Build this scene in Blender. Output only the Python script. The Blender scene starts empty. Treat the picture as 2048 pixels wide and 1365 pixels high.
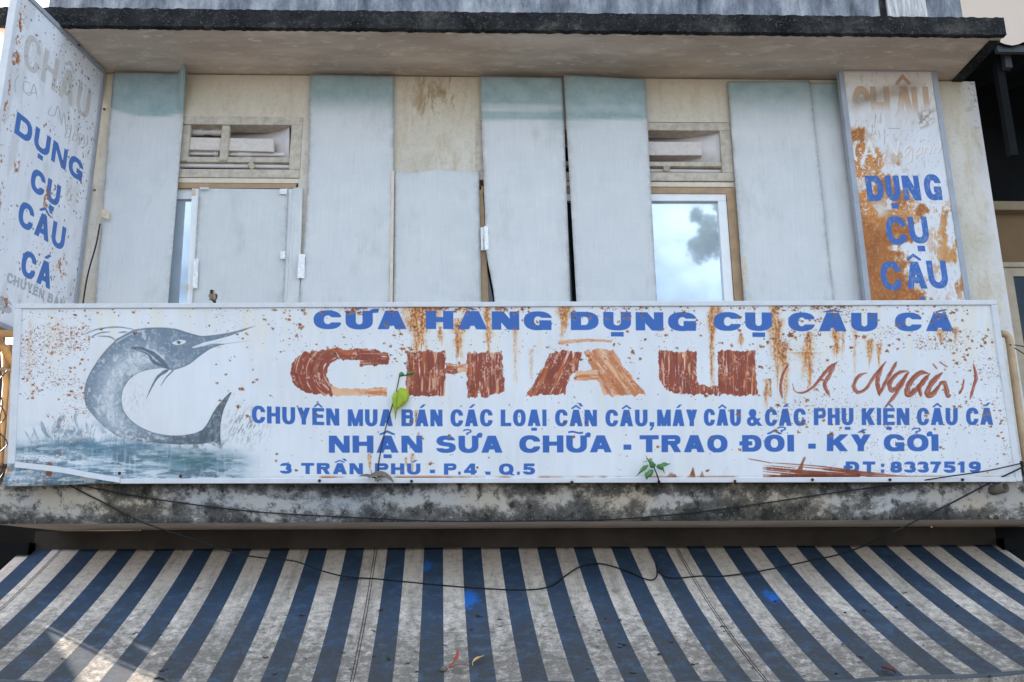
import bpy, bmesh, math, random
import numpy as np
from mathutils import Vector, Matrix
from unicodedata import normalize

sc = bpy.context.scene
C = sc.collection

# ------------------------------------------------------------------ camera
CZ, CD = 2.6, 7.0                      # camera height, distance to the facade (plane y = 0)
FPX, YAW, PITCH, ROLL = 1779.0, 0.0273, 0.2576, -0.006
def cam_axes():
    cy, sy, cp, sp = math.cos(YAW), math.sin(YAW), math.cos(PITCH), math.sin(PITCH)
    f = Vector((sy * cp, cy * cp, sp)); r = Vector((cy, -sy, 0)); u = r.cross(f)
    return (r * math.cos(ROLL) + u * math.sin(ROLL), -r * math.sin(ROLL) + u * math.cos(ROLL), f)
RX, UX, FX = cam_axes()
CAM = Vector((0, -CD, CZ))
cam_data = bpy.data.cameras.new('camera')
cam = bpy.data.objects.new('camera', cam_data)
C.objects.link(cam)
m = Matrix((RX, UX, -FX)).transposed().to_4x4(); m.translation = CAM
cam.matrix_world = m
cam_data.sensor_width = 36.0
cam_data.lens = 36.0 * FPX / 2048.0
cam_data.clip_end = 2000
sc.camera = cam

# ------------------------------------------------------------------ light
SUN = Vector((-0.84, 0.54, 0.404)).normalized()         # direction towards the sun: behind the shop, to the left
world = bpy.data.worlds.new('World'); sc.world = world
world.use_nodes = True
wn, wl = world.node_tree.nodes, world.node_tree.links
wn.clear()
w_out = wn.new('ShaderNodeOutputWorld'); w_bg = wn.new('ShaderNodeBackground')
sky = wn.new('ShaderNodeTexSky'); sky.sky_type = 'NISHITA'; sky.sun_disc = False
sky.sun_elevation = math.asin(SUN.z); sky.sun_rotation = math.atan2(SUN.x, SUN.y)
sky.dust_density = 2.0
w_tc = wn.new('ShaderNodeTexCoord'); w_map = wn.new('ShaderNodeMapping')
w_map.inputs['Scale'].default_value = (1.6, 1.6, 3.4)
w_no = wn.new('ShaderNodeTexNoise'); w_no.inputs['Scale'].default_value = 2.2; w_no.inputs['Detail'].default_value = 7
w_no.inputs['Roughness'].default_value = 0.55
w_rp = wn.new('ShaderNodeValToRGB'); w_rp.color_ramp.elements[0].position = 0.42; w_rp.color_ramp.elements[1].position = 0.66
w_mix = wn.new('ShaderNodeMix'); w_mix.data_type = 'RGBA'
w_mix.inputs[7].default_value = (8.9, 10.6, 12.6, 1)
wl.new(w_tc.outputs['Generated'], w_map.inputs['Vector']); wl.new(w_map.outputs[0], w_no.inputs['Vector'])
wl.new(w_no.outputs[0], w_rp.inputs[0]); wl.new(w_rp.outputs[0], w_mix.inputs[0])
wl.new(sky.outputs[0], w_mix.inputs[6]); wl.new(w_mix.outputs[2], w_bg.inputs['Color'])
w_bg.inputs['Strength'].default_value = 0.052
wl.new(w_bg.outputs[0], w_out.inputs[0])
sun_d = bpy.data.lights.new('sun', 'SUN'); sun_d.energy = 5.0; sun_d.angle = math.radians(0.5); sun_d.color = (1.0, 0.93, 0.82)
sun_o = bpy.data.objects.new('sun', sun_d); C.objects.link(sun_o)
sun_o.rotation_euler = SUN.to_track_quat('Z', 'Y').to_euler(); sun_o.location = (-20, 12, 20)
sc.view_settings.view_transform = 'Standard'; sc.view_settings.look = 'None'
sc.view_settings.exposure = 2.42; sc.view_settings.gamma = 1.0; sc.view_settings.use_curve_mapping = False

# ------------------------------------------------------------------ projection helpers
def ray(px, py):
    return RX * ((px - 1024) / FPX) - UX * ((py - 682.5) / FPX) + FX
def at(px, py, Y=0.0):                                  # photo pixel -> point on the vertical plane y = Y
    d = ray(px, py); return CAM + d * ((Y - CAM.y) / d.y)
def proj(p):
    v = Vector(p) - CAM; z = v.dot(FX)
    return (1024 + FPX * v.dot(RX) / z, 682.5 - FPX * v.dot(UX) / z)

def lin1(c):
    c = c / 255.0
    return c / 12.92 if c <= 0.04045 else ((c + 0.055) / 1.055) ** 2.4
TINT = (0.78, 0.905, 1.05)                              # cool daylight falling on the shaded facade
def AL(r, g, b, k=1.0):                                 # colour as seen in the shade -> albedo (linear)
    return tuple(min(0.9, lin1(c) / t * k) for c, t in zip((r, g, b), TINT)) + (1.0,)
def enc(a):
    a = np.clip(a, 0, 1); return np.where(a <= 0.0031308, a * 12.92, 1.055 * a ** (1 / 2.4) - 0.055)
def AS(r, g, b, k=1.0):                                 # the same, sRGB coded for the painted canvases
    return enc(np.array(AL(r, g, b, k)[:3]))

# ------------------------------------------------------------------ object helpers
def tag(o, label=None, cat=None, group=None, kind=None):
    if label: o['label'] = label
    if cat: o['category'] = cat
    if group: o['group'] = group
    if kind: o['kind'] = kind
    return o
def empty(name, loc, label=None, cat=None, group=None):
    o = bpy.data.objects.new(name, None); C.objects.link(o); o.location = loc
    o.empty_display_size = 0.2
    return tag(o, label, cat, group)
class MB:
    def __init__(s): s.v = []; s.f = []; s.mi = []; s.uv = {}
    def add(s, vs, fs, mi=0):
        b = len(s.v); s.v += [tuple(v) for v in vs]
        for f in fs: s.f.append(tuple(i + b for i in f)); s.mi.append(mi)
    def box(s, x0, x1, y0, y1, z0, z1, mi=0):
        s.add([(x0, y0, z0), (x1, y0, z0), (x1, y1, z0), (x0, y1, z0), (x0, y0, z1), (x1, y0, z1), (x1, y1, z1), (x0, y1, z1)],
              [(0, 3, 2, 1), (4, 5, 6, 7), (0, 1, 5, 4), (1, 2, 6, 5), (2, 3, 7, 6), (3, 0, 4, 7)], mi)
    def hexa(s, q, d, mi=0):                            # quad q (TL,TR,BR,BL) given thickness vector d behind it
        q = [Vector(p) for p in q]; d = Vector(d)
        s.add(q + [p + d for p in q], [(0, 3, 2, 1), (4, 5, 6, 7), (0, 1, 5, 4), (1, 2, 6, 5), (2, 3, 7, 6), (3, 0, 4, 7)], mi)
    def tube(s, pts, r, n=8, mi=0, cap=True):
        pts = [Vector(p) for p in pts]; rr = r if isinstance(r, (list, tuple)) else [r] * len(pts)
        rings = []; prev = None
        for i, p in enumerate(pts):
            d = (pts[min(i + 1, len(pts) - 1)] - pts[max(i - 1, 0)]).normalized()
            if prev is None:
                a = d.cross(Vector((0, 0, 1)))
                if a.length < 1e-3: a = d.cross(Vector((1, 0, 0)))
            else: a = prev - d * prev.dot(d)
            a.normalize(); prev = a; b = d.cross(a)
            rings.append([p + (a * math.cos(2 * math.pi * k / n) + b * math.sin(2 * math.pi * k / n)) * rr[i] for k in range(n)])
        vs = [v for g in rings for v in g]; fs = []
        for i in range(len(pts) - 1):
            for k in range(n):
                fs.append((i * n + k, i * n + (k + 1) % n, (i + 1) * n + (k + 1) % n, (i + 1) * n + k))
        if cap: fs += [tuple(reversed(range(n))), tuple((len(pts) - 1) * n + k for k in range(n))]
        s.add(vs, fs, mi)
    def build(s, name, mats, parent=None, smooth=False, bevel=0.0):
        me = bpy.data.meshes.new(name)
        off = Vector((0, 0, 0))
        if parent is None:
            a = np.array(s.v); off = Vector(((a[:, 0].min() + a[:, 0].max()) / 2, (a[:, 1].min() + a[:, 1].max()) / 2, a[:, 2].min()))
        else:
            p = parent
            while p is not None: off = off + p.location; p = p.parent
        me.from_pydata([tuple(Vector(v) - off) for v in s.v], [], s.f)
        for mt in (mats if isinstance(mats, (list, tuple)) else [mats]): me.materials.append(mt)
        if any(s.mi): me.polygons.foreach_set('material_index', s.mi)
        bm = bmesh.new(); bm.from_mesh(me); bmesh.ops.recalc_face_normals(bm, faces=bm.faces); bm.to_mesh(me); bm.free()
        if smooth: me.polygons.foreach_set('use_smooth', [True] * len(me.polygons))
        o = bpy.data.objects.new(name, me); C.objects.link(o)
        if parent is None: o.location = off
        else: o.parent = parent
        if bevel:
            b = o.modifiers.new('bevel', 'BEVEL'); b.width = bevel; b.segments = 2; b.limit_method = 'ANGLE'
        return o
def catmull(pts, n=8):
    pts = [Vector(p) for p in pts]; out = []
    for i in range(len(pts) - 1):
        p0, p1, p2, p3 = pts[max(i - 1, 0)], pts[i], pts[i + 1], pts[min(i + 2, len(pts) - 1)]
        for k in range(n):
            t = k / n
            out.append(0.5 * ((2 * p1) + (p2 - p0) * t + (2 * p0 - 5 * p1 + 4 * p2 - p3) * t * t + (3 * p1 - p0 - 3 * p2 + p3) * t ** 3))
    return out + [pts[-1]]

# ------------------------------------------------------------------ node materials
class NM:
    def __init__(s, name, rough=0.8, spec=0.3):
        s.m = bpy.data.materials.new(name); s.m.use_nodes = True
        s.t = s.m.node_tree; s.n = s.t.nodes; s.l = s.t.links
        s.b = s.n['Principled BSDF']; s.b.inputs['Roughness'].default_value = rough
        s.b.inputs['Specular IOR Level'].default_value = spec
        tc = s.n.new('ShaderNodeTexCoord'); s.tc = tc.outputs['Object']
        g = s.n.new('ShaderNodeNewGeometry'); s.pos = g.outputs['Position']
    def map(s, scale, vec=None, loc=(0, 0, 0)):
        n = s.n.new('ShaderNodeMapping'); n.inputs['Scale'].default_value = scale; n.inputs['Location'].default_value = loc
        s.l.new(vec or s.pos, n.inputs[0]); return n.outputs[0]
    def noise(s, scale, detail=6, rough=0.6, vec=None, dist=0.0):
        n = s.n.new('ShaderNodeTexNoise'); n.inputs['Scale'].default_value = scale; n.inputs['Detail'].default_value = detail
        n.inputs['Roughness'].default_value = rough; n.inputs['Distortion'].default_value = dist
        s.l.new(vec or s.pos, n.inputs['Vector']); return n.outputs[0]
    def voro(s, scale, vec=None, feat='F1'):
        n = s.n.new('ShaderNodeTexVoronoi'); n.inputs['Scale'].default_value = scale; n.feature = feat
        s.l.new(vec or s.pos, n.inputs['Vector']); return n.outputs[0]
    def ramp(s, v, stops):
        n = s.n.new('ShaderNodeValToRGB'); e = n.color_ramp.elements
        while len(e) < len(stops): e.new(0.5)
        for k, (p, c) in zip(e, stops):
            k.position = p; k.color = c if isinstance(c, tuple) else (c, c, c, 1)
        s.l.new(v, n.inputs[0]); return n.outputs[0]
    def mix(s, fac, a, b, mode='MIX'):
        n = s.n.new('ShaderNodeMix'); n.data_type = 'RGBA'; n.blend_type = mode
        for sock, v in ((n.inputs[0], fac), (n.inputs[6], a), (n.inputs[7], b)):
            if hasattr(v, 'node'): s.l.new(v, sock)
            else: sock.default_value = v
        return n.outputs[2]
    def math(s, op, a, b=0.0, clamp=False):
        n = s.n.new('ShaderNodeMath'); n.operation = op; n.use_clamp = clamp
        for sock, v in ((n.inputs[0], a), (n.inputs[1], b)):
            if hasattr(v, 'node'): s.l.new(v, sock)
            else: sock.default_value = v
        return n.outputs[0]
    def axis(s, vec, ax):
        n = s.n.new('ShaderNodeSeparateXYZ'); s.l.new(vec, n.inputs[0]); return n.outputs[ax]
    def attr(s, name):
        n = s.n.new('ShaderNodeAttribute'); n.attribute_name = name; return n
    def col(s, c):
        if hasattr(c, 'node'): s.l.new(c, s.b.inputs['Base Color'])
        else: s.b.inputs['Base Color'].default_value = c
        return s
    def bump(s, h, strength=0.3, dist=0.01):
        n = s.n.new('ShaderNodeBump'); n.inputs['Strength'].default_value = strength; n.inputs['Distance'].default_value = dist
        s.l.new(h, n.inputs['Height']); s.l.new(n.outputs[0], s.b.inputs['Normal']); return s
def simple(name, c, rough=0.7, spec=0.3, var=0.25, scale=14, metallic=0.0, bump=0.15):
    k = NM(name, rough, spec)
    n = k.noise(scale, 8, 0.65)
    d = tuple(x * (1 - var) for x in c[:3]) + (1,); l = tuple(min(0.95, x * (1 + var * 0.6)) for x in c[:3]) + (1,)
    k.col(k.ramp(n, [(0.3, d), (0.55, c), (0.75, l)]))
    k.b.inputs['Metallic'].default_value = metallic
    if bump: k.bump(k.noise(scale * 4, 5), bump, 0.004)
    return k.m
M = {}

# ================================================================== painted sign faces (pixels computed here, nothing is loaded)
rng = np.random.default_rng(11)
TAB = rng.random((512, 512)).astype(np.float32)
def vnoise(x, y, sx=0, sy=0):
    x = np.asarray(x, np.float32) + sx; y = np.asarray(y, np.float32) + sy
    xi = np.floor(x).astype(np.int32); yi = np.floor(y).astype(np.int32)
    fx = x - xi; fy = y - yi; fx = fx * fx * (3 - 2 * fx); fy = fy * fy * (3 - 2 * fy)
    a, b, c, d = xi & 511, (xi + 1) & 511, yi & 511, (yi + 1) & 511
    return (TAB[a, c] * (1 - fx) + TAB[b, c] * fx) * (1 - fy) + (TAB[a, d] * (1 - fx) + TAB[b, d] * fx) * fy
def fbm(x, y, o=4, s=0, g=0.5):
    v = 0; am = 1; t = 0
    for i in range(o):
        v = v + am * vnoise(x * 2 ** i, y * 2 ** i, 17.3 * i + s, 9.1 * i + 2.7 * s); t += am; am *= g
    return v / t
def sstep(a, b, x):
    t = np.clip((x - a) / (b - a), 0, 1); return t * t * (3 - 2 * t)
def homog(src, dst):
    A = []; B = []
    for (x, y), (u, v) in zip(src, dst):
        A += [[x, y, 1, 0, 0, 0, -u * x, -u * y], [0, 0, 0, x, y, 1, -v * x, -v * y]]; B += [u, v]
    return np.append(np.linalg.solve(np.array(A, float), np.array(B, float)), 1).reshape(3, 3)
def hap(Hm, x, y):
    w = Hm[2, 0] * x + Hm[2, 1] * y + Hm[2, 2]
    return (Hm[0, 0] * x + Hm[0, 1] * y + Hm[0, 2]) / w, (Hm[1, 0] * x + Hm[1, 1] * y + Hm[1, 2]) / w

# ---- letters: each is a test on unit coordinates (x right, y up); v = stem width, h = bar thickness (fractions)
def se(x, y, cx, cy, rx, ry, n=2.35):
    return (np.abs((x - cx) / max(rx, 1e-4)) ** n + np.abs((y - cy) / max(ry, 1e-4)) ** n) <= 1
def ring(x, y, cx, cy, rx, ry, v, h): return se(x, y, cx, cy, rx, ry) & ~se(x, y, cx, cy, rx - v, ry - h, 2.2)
def band(x, y, x0, y0, x1, y1, w):                      # slanted bar of horizontal width w
    t = (y - y0) / (y1 - y0); return (np.abs(x - (x0 + (x1 - x0) * t)) < w / 2) & (y >= min(y0, y1)) & (y <= max(y0, y1))
def bow(x, y, y0, y1, xr, v, h, xs=None):               # D-like bowl from the stem to xr
    cy = (y0 + y1) / 2; ry = (y1 - y0) / 2; cx = max(xr - ry * 1.0, xr * 0.42); rx = xr - cx
    o = ((x <= cx) & (x >= 0) & (y >= y0) & (y <= y1)) | (se(x, y, cx, cy, rx, ry) & (x > cx))
    i = ((x <= cx) & (y > y0 + h) & (y < y1 - h)) | (se(x, y, cx, cy, rx - v, ry - h, 2.2) & (x > cx))
    return o & ~(i & (x > v))
def gl(c, x, y, v, h):
    box = (x >= 0) & (x <= 1) & (y >= 0) & (y <= 1)
    r = (1 + h) / 4
    if c == 'C': return ring(x, y, .52, .5, .52, .515, v, h) & ~((x > .55) & (y > .36) & (y < .64)) & (x < 1.0)
    if c == 'G': return (ring(x, y, .52, .5, .52, .515, v, h) & ~((x > .55) & (y > .40) & (y < .66))) | (box & (x > .56) & (y > .53 - h * .95) & (y < .53)) | (box & (x > 1 - v * .72) & (y < .53))
    if c == 'O': return ring(x, y, .5, .5, .5, .515, v, h)
    if c == 'Q': return ring(x, y, .5, .5, .5, .515, v, h) | band(x, y, .60, .30, .98, -.05, v * .9)
    if c == 'U': return (box & ((x < v) | (x > 1 - v)) & (y > .44)) | (ring(x, y, .5, .44, .5, .455, v, h) & (y <= .44))
    if c == 'D': return (box & (x < v)) | bow(x, y, 0, 1, 1, v, h)
    if c == 'H': return box & ((x < v) | (x > 1 - v) | (np.abs(y - .52) < h / 2))
    if c == 'N': return box & ((x < v * .92) | (x > 1 - v * .92) | band(x, y, v * .55, 1, 1 - v * .55, 0, v * 1.15))
    if c == 'M': return box & ((x < v * .85) | (x > 1 - v * .85) | band(x, y, v * .5, 1, .5, 0, v * .95) | band(x, y, 1 - v * .5, 1, .5, 0, v * .95))
    if c == 'A':
        a = v * .62; ol = (.5 - a) * y; orr = 1 - ol
        return box & (x >= ol) & (x <= orr) & ((x < ol + v * 1.08) | (x > orr - v * 1.08) | ((y > .19) & (y < .19 + h)))
    if c == 'T': return box & ((y > 1 - h) | (np.abs(x - .5) < v / 2))
    if c == 'I': return box
    if c == 'L': return box & ((x < v) | (y < h))
    if c == 'E': return box & ((x < v) | (y < h) | (y > 1 - h) | ((np.abs(y - .52) < h / 2) & (x < .93)))
    if c == 'P': return (box & (x < v)) | bow(x, y, .40, 1, 1, v, h)
    if c == 'R': return (box & (x < v)) | bow(x, y, .43, 1, .97, v, h) | (box & band(x, y, .60, .45, 1 - v * .52, 0, v * 1.05))
    if c == 'B': return (box & (x < v)) | bow(x, y, .46, 1, .95, v * .95, h) | bow(x, y, 0, .46 + h, 1, v, h)
    if c == 'K': return box & ((x < v) | band(x, y, v * .75, .36, 1 - v * .55, 1, v * 1.3) | band(x, y, .42, .60, 1 - v * .6, 0, v * 1.25))
    if c == 'Y': return box & (band(x, y, v * .55, 1, .5, .36, v * 1.1) | band(x, y, 1 - v * .55, 1, .5, .36, v * 1.1) | ((np.abs(x - .5) < v / 2) & (y < .42)))
    if c == 'S':
        up = ring(x, y, .49, 1 - r + .01, .47, r, v, h) & ~((x > .5) & (y < 1 - r - .0)) & ~((x > .5) & (y < 1 - r + .04))
        lo = ring(x, y, .5, r - .01, .5, r, v, h) & ~((x < .5) & (y > r - .04))
        return up | lo | (box & (np.abs(y - .5 - (.5 - x) * .12) < h / 2) & (x > .42) & (x < .58))
    if c == '8': return ring(x, y, .5, 1 - r, .46, r, v, h) | ring(x, y, .5, r, .5, r, v, h)
    if c == '3': return (ring(x, y, .48, 1 - r, .47, r, v, h) & ~((x < .5) & (y < 1 - r + .04))) | (ring(x, y, .5, r, .5, r, v, h) & ~((x < .5) & (y > r - .04)))
    if c == '5': return (box & (y > 1 - h) & (x > .12) & (x < .95)) | (box & (x > .08) & (x < .08 + v * .85) & (y > .42)) | (ring(x, y, .5, .33, .5, .345, v, h) & ~((x < .42) & (y > .28) & (y < .5)))
    if c == '9': return ring(x, y, .5, .66, .5, .345, v, h) | (ring(x, y, .5, .5, .5, .51, v, h) & (((x > .5) & (y < .66)) | (y < .24)))
    if c == '4': return box & ((np.abs(y - .27) < h / 2) | (np.abs(x - .70) < v / 2) | band(x, y, v * .35, .27, .66, 1, v * .9))
    if c == '7': return box & ((y > 1 - h) | band(x, y, .36, 0, 1 - v * .5, 1, v))
    if c == '1': return box & ((x > 1 - v) | (band(x, y, .1, .70, .8, .92, v * 1.5) & (y > .68)))
    if c == '-': return box & (np.abs(y - .30) < h * .62)
    if c == '.': return box & (y < h * 1.15)
    if c == ',': return box & ((y < h * 1.2) | band(x, y, .3, -.25, .75, .02, .45)) | band(x, y, .25, -.24, .75, .02, .5)
    if c == ':': return box & ((y < h * 1.1) | ((y > .52) & (y < .52 + h * 1.1)))
    if c == '&': return ring(x, y, .42, .77, .27, .245, v * .8, h * .8) | ring(x, y, .38, .27, .38, .285, v * .85, h * .9) | band(x, y, .24, .80, .98, -.0, v * .95) | band(x, y, .62, .14, .92, .46, v * .7)
    return box & False
RELW = {'I': .34, 'M': 1.22, '1': .62, '.': .24, ',': .26, ':': .26, '-': .5, '&': 1.0, 'E': .92, 'L': .86, 'T': .98, 'A': 1.06, 'K': 1.04, 'Q': 1.04, 'O': 1.04, 'S': .98, ' ': .55}
MARK = {0x302: '^', 0x301: '/', 0x300: '\\', 0x309: '?', 0x303: '~', 0x323: '_', 0x31B: '+'}
def marks(ms, x, y, v, h, ar, sc=1.0):                          # ar = letter width / cap height
    o = np.zeros_like(x, bool); up = 1.07; has = '^' in ms
    if sc != 1.0: y = np.where(y > 1.02, 1.02 + (y - 1.02) / sc, y)
    for k in ms:
        if k == '^':
            yc = up + .03 + .21 * (1 - np.abs(x - .5) / .36)
            o |= (y <= yc) & (y >= yc - .125 * (1 if sc == 1 else 1.5)) & (np.abs(x - .5) < .36) & (y > up - .03)
        if k == '/': o |= band(x, y, (.70 if has else .42), up + .03 + .12 * has, (.88 if has else .70), up + .24 + .12 * has, .22)
        if k == '\\': o |= band(x, y, (.94 if has else .58), up + .03 + .1 * has, (.76 if has else .32), up + .24 + .1 * has, .22)
        if k == '?':
            cx = .86 if has else .44; b = up + (.10 if has else .0); rx = .22
            o |= (ring(x, y, cx, b + .20, rx, .13, .085 if sc == 1 else .11, .075 if sc == 1 else .11) & ~((x < cx) & (y < b + .20))) | ((np.abs(x - cx) < (.05 if sc == 1 else .07)) & (y > b - .02) & (y < b + .12))
        if k == '~':
            w = .03 * np.sin((x - .1) * 2 * math.pi / .75) * 1.3
            o |= (np.abs(y - (up + .11) - w) < .055) & (np.abs(x - .46) < .36)
        if k == '_': o |= (y < -.10) & (y > -.10 - h * .9) & (np.abs(x - .5) < max(v * .62, .13))
        if k == '+':
            o |= ((x > 1.0 - v * .25) & (x < 1.0 + v * .55) & (y > .88) & (y < 1.10) & (y > .88 + (x - 1.0) * .1)) | se(x, y, 1.0 + v * .26, 1.06, v * .36, .12)
    return o

FLAT = {}                                               # each canvas' own flat coordinates, used for the UVs of its board
class Canvas:
    def __init__(s, W, H, quad):                        # quad: photo pixels of TL, TR, BR, BL
        s.W, s.H = W, H
        s.h = homog(quad, [(0, 0), (W, 0), (W, H), (0, H)]); s.hi = np.linalg.inv(s.h)
        s.img = np.zeros((H, W, 3), np.float32)
        yy, xx = np.mgrid[0:H, 0:W].astype(np.float32)
        s.PX, s.PY = [a.astype(np.float32) for a in hap(s.hi, xx + .5, yy + .5)]
    def sl(s, x0, y0, x1, y1):
        u, v = hap(s.h, np.array([x0, x1, x1, x0], float), np.array([y0, y0, y1, y1], float))
        a, b = max(0, int(u.min()) - 1), min(s.W, int(u.max()) + 2); c, d = max(0, int(v.min()) - 1), min(s.H, int(v.max()) + 2)
        return (slice(c, max(d, c)), slice(a, max(b, a)))
    def pt(s, S, m, c):
        m = np.clip(m, 0, 1)[..., None]; s.img[S] = s.img[S] * (1 - m) + np.asarray(c, np.float32) * m
    def cov(s, S, fn, n=3):                             # antialiased coverage of a boolean test given in canvas pixels
        ys = np.arange(S[0].start, S[0].stop); xs = np.arange(S[1].start, S[1].stop)
        acc = np.zeros((len(ys), len(xs)), np.float32)
        for i in range(n):
            for j in range(n):
                X, Y = np.meshgrid(xs + (i + .5) / n, ys + (j + .5) / n); acc += fn(X, Y)
        return acc / (n * n)
    def text(s, txt, BL, BR, TL, stem, bar, color, gap=.14, op=1.0, wear=0.0, cb=None, mk=1.0):
        b = np.array(hap(s.h, *map(float, BL))); r = np.array(hap(s.h, *map(float, BR))) - b; u = np.array(hap(s.h, *map(float, TL))) - b
        L = np.hypot(*r); cap = np.hypot(*u); k = L / math.hypot(BR[0] - BL[0], BR[1] - BL[1])
        ku = cap / max(math.hypot(TL[0] - BL[0], TL[1] - BL[1]), 1e-6)
        its = []; cur = 0.0
        for ch in txt:
            d = normalize('NFD', ch); base = d[0]; ms = [MARK[ord(q)] for q in d[1:]]
            ex = base in 'Đ'
            if ex: base = 'D'
            w = RELW.get(base, 1.0); its.append((base, ms, cur, w, ex)); cur += w + (gap if base != ' ' else 0)
        cur -= gap
        det = r[0] * u[1] - r[1] * u[0]
        for base, ms, x0, w, ex in its:
            if base == ' ': continue
            wl = w / cur; v = min(.6, stem * k / (wl * L)); h = bar * ku / cap; p0 = x0 / cur
            cs = [b + r * (p0 + wl * fx) + u * fy for fx in (-.25, 1.35) for fy in (-.35, 1.5)]
            a0, a1 = max(0, int(min(q[0] for q in cs))), min(s.W, int(max(q[0] for q in cs)) + 1)
            b0, b1 = max(0, int(min(q[1] for q in cs))), min(s.H, int(max(q[1] for q in cs)) + 1)
            if a1 <= a0 or b1 <= b0: continue
            S = (slice(b0, b1), slice(a0, a1))
            def fn(X, Y):
                dx, dy = X - b[0], Y - b[1]
                ss = (dx * u[1] - dy * u[0]) / det; tt = (r[0] * dy - r[1] * dx) / det
                lx = (ss - p0) / wl
                o = gl(base, lx, tt, v, h)
                if ex: o = o | ((np.abs(tt - .5) < h * .5) & (lx > -.14) & (lx < .52))
                if ms: o = o | marks(ms, lx, tt, v, h, wl * L / cap, mk)
                return o
            m = s.cov(S, fn)
            if wear:
                n = fbm(s.PX[S] * .35, s.PY[S] * .35, 3, 5); m = m * (1 - wear * sstep(.55, .75, n))
            if cb is not None: cb(S, m)
            else: s.pt(S, m * op, color)
    def poly(s, pts, n=2):
        P = [np.array(hap(s.h, float(x), float(y))) for x, y in pts]
        xs = [p[0] for p in P]; ys = [p[1] for p in P]
        S = (slice(max(0, int(min(ys)) - 2), min(s.H, int(max(ys)) + 3)), slice(max(0, int(min(xs)) - 2), min(s.W, int(max(xs)) + 3)))
        def fn(X, Y):
            ins = np.zeros(X.shape, bool)
            for i in range(len(P)):
                (x0, y0), (x1, y1) = P[i - 1], P[i]
                if y0 == y1: continue
                c = (y0 > Y) != (y1 > Y); ins ^= c & (X < (x1 - x0) * (Y - y0) / (y1 - y0) + x0)
            return ins
        return S, s.cov(S, fn, n)
    def stroke(s, pts, w, color, op=1.0, dry=0.0, taper=True, seed=0, smooth=True):
        P = catmull([(x, y, 0) for x, y in pts], 6) if smooth else [Vector((x, y, 0)) for x, y in pts]
        xs = [p.x for p in P]; ys = [p.y for p in P]; wm = max(w) if isinstance(w, (list, tuple)) else w
        S = s.sl(min(xs) - wm, min(ys) - wm, max(xs) + wm, max(ys) + wm)
        X, Y = s.PX[S], s.PY[S]
        best = np.full(X.shape, 1e9, np.float32); tb = np.zeros_like(best)
        n = len(P) - 1
        for i in range(n):
            ax, ay, bx, by = P[i].x, P[i].y, P[i + 1].x, P[i + 1].y
            dx, dy = bx - ax, by - ay; q = dx * dx + dy * dy + 1e-9
            t = np.clip(((X - ax) * dx + (Y - ay) * dy) / q, 0, 1)
            d = np.hypot(X - ax - t * dx, Y - ay - t * dy)
            k = d < best; best = np.where(k, d, best); tb = np.where(k, (i + t) / n, tb)
        ww = np.interp(tb, np.linspace(0, 1, len(w)), w) if isinstance(w, (list, tuple)) else w
        if taper: ww = ww * np.clip(np.minimum(tb, 1 - tb) * 6 + .25, 0, 1)
        ww = ww * (.8 + .4 * vnoise(X * .2, Y * .2, seed))
        m = 1 - sstep(ww / 2 - .45, ww / 2 + .45, best)
        if dry: m = m * (1 - dry * sstep(.5, .72, vnoise(best * 1.1 + seed, tb * 9, seed)))
        s.pt(S, m * op, color)
    def blob(s, x, y, rx, ry, color, op=1.0, halo=None, hop=.35):
        S = s.sl(x - rx * 2.2, y - ry * 2.2, x + rx * 2.2, y + ry * 3.5)
        X, Y = s.PX[S], s.PY[S]
        if X.size == 0: return
        n = vnoise(X * .45, Y * .45, x * .13, y * .17) * .9 + .55
        d = np.hypot((X - x) / rx, (Y - y) / ry) / n
        if halo is not None:
            dy = np.where(Y > y, (Y - y) / (ry * 2.1), (Y - y) / ry)
            s.pt(S, (1 - sstep(.6, 1.7, np.hypot((X - x) / (rx * 1.25), dy))) * hop, halo)
        s.pt(S, (1 - sstep(.75, 1.05, d)) * op, color)
    def image(s, name):
        im = bpy.data.images.new(name, s.W, s.H)
        a = np.ones((s.H, s.W, 4), np.float32); a[..., :3] = np.clip(s.img[::-1], 0, 1)
        im.pixels.foreach_set(a.ravel()); im.update(); im.pack()
        FLAT[name] = (s.h, s.W, s.H)
        return im
def paint_mat(name, im, rough=0.45):
    k = NM(name, rough, 0.4)
    uv = k.n.new('ShaderNodeUVMap'); uv.uv_map = 'UVMap'
    t = k.n.new('ShaderNodeTexImage'); t.image = im; t.interpolation = 'Cubic'; t.extension = 'EXTEND'
    k.l.new(uv.outputs[0], t.inputs[0]); k.col(t.outputs[0])
    k.bump(k.noise(2.2, 3), 0.12, 0.03)
    return k.m

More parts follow.
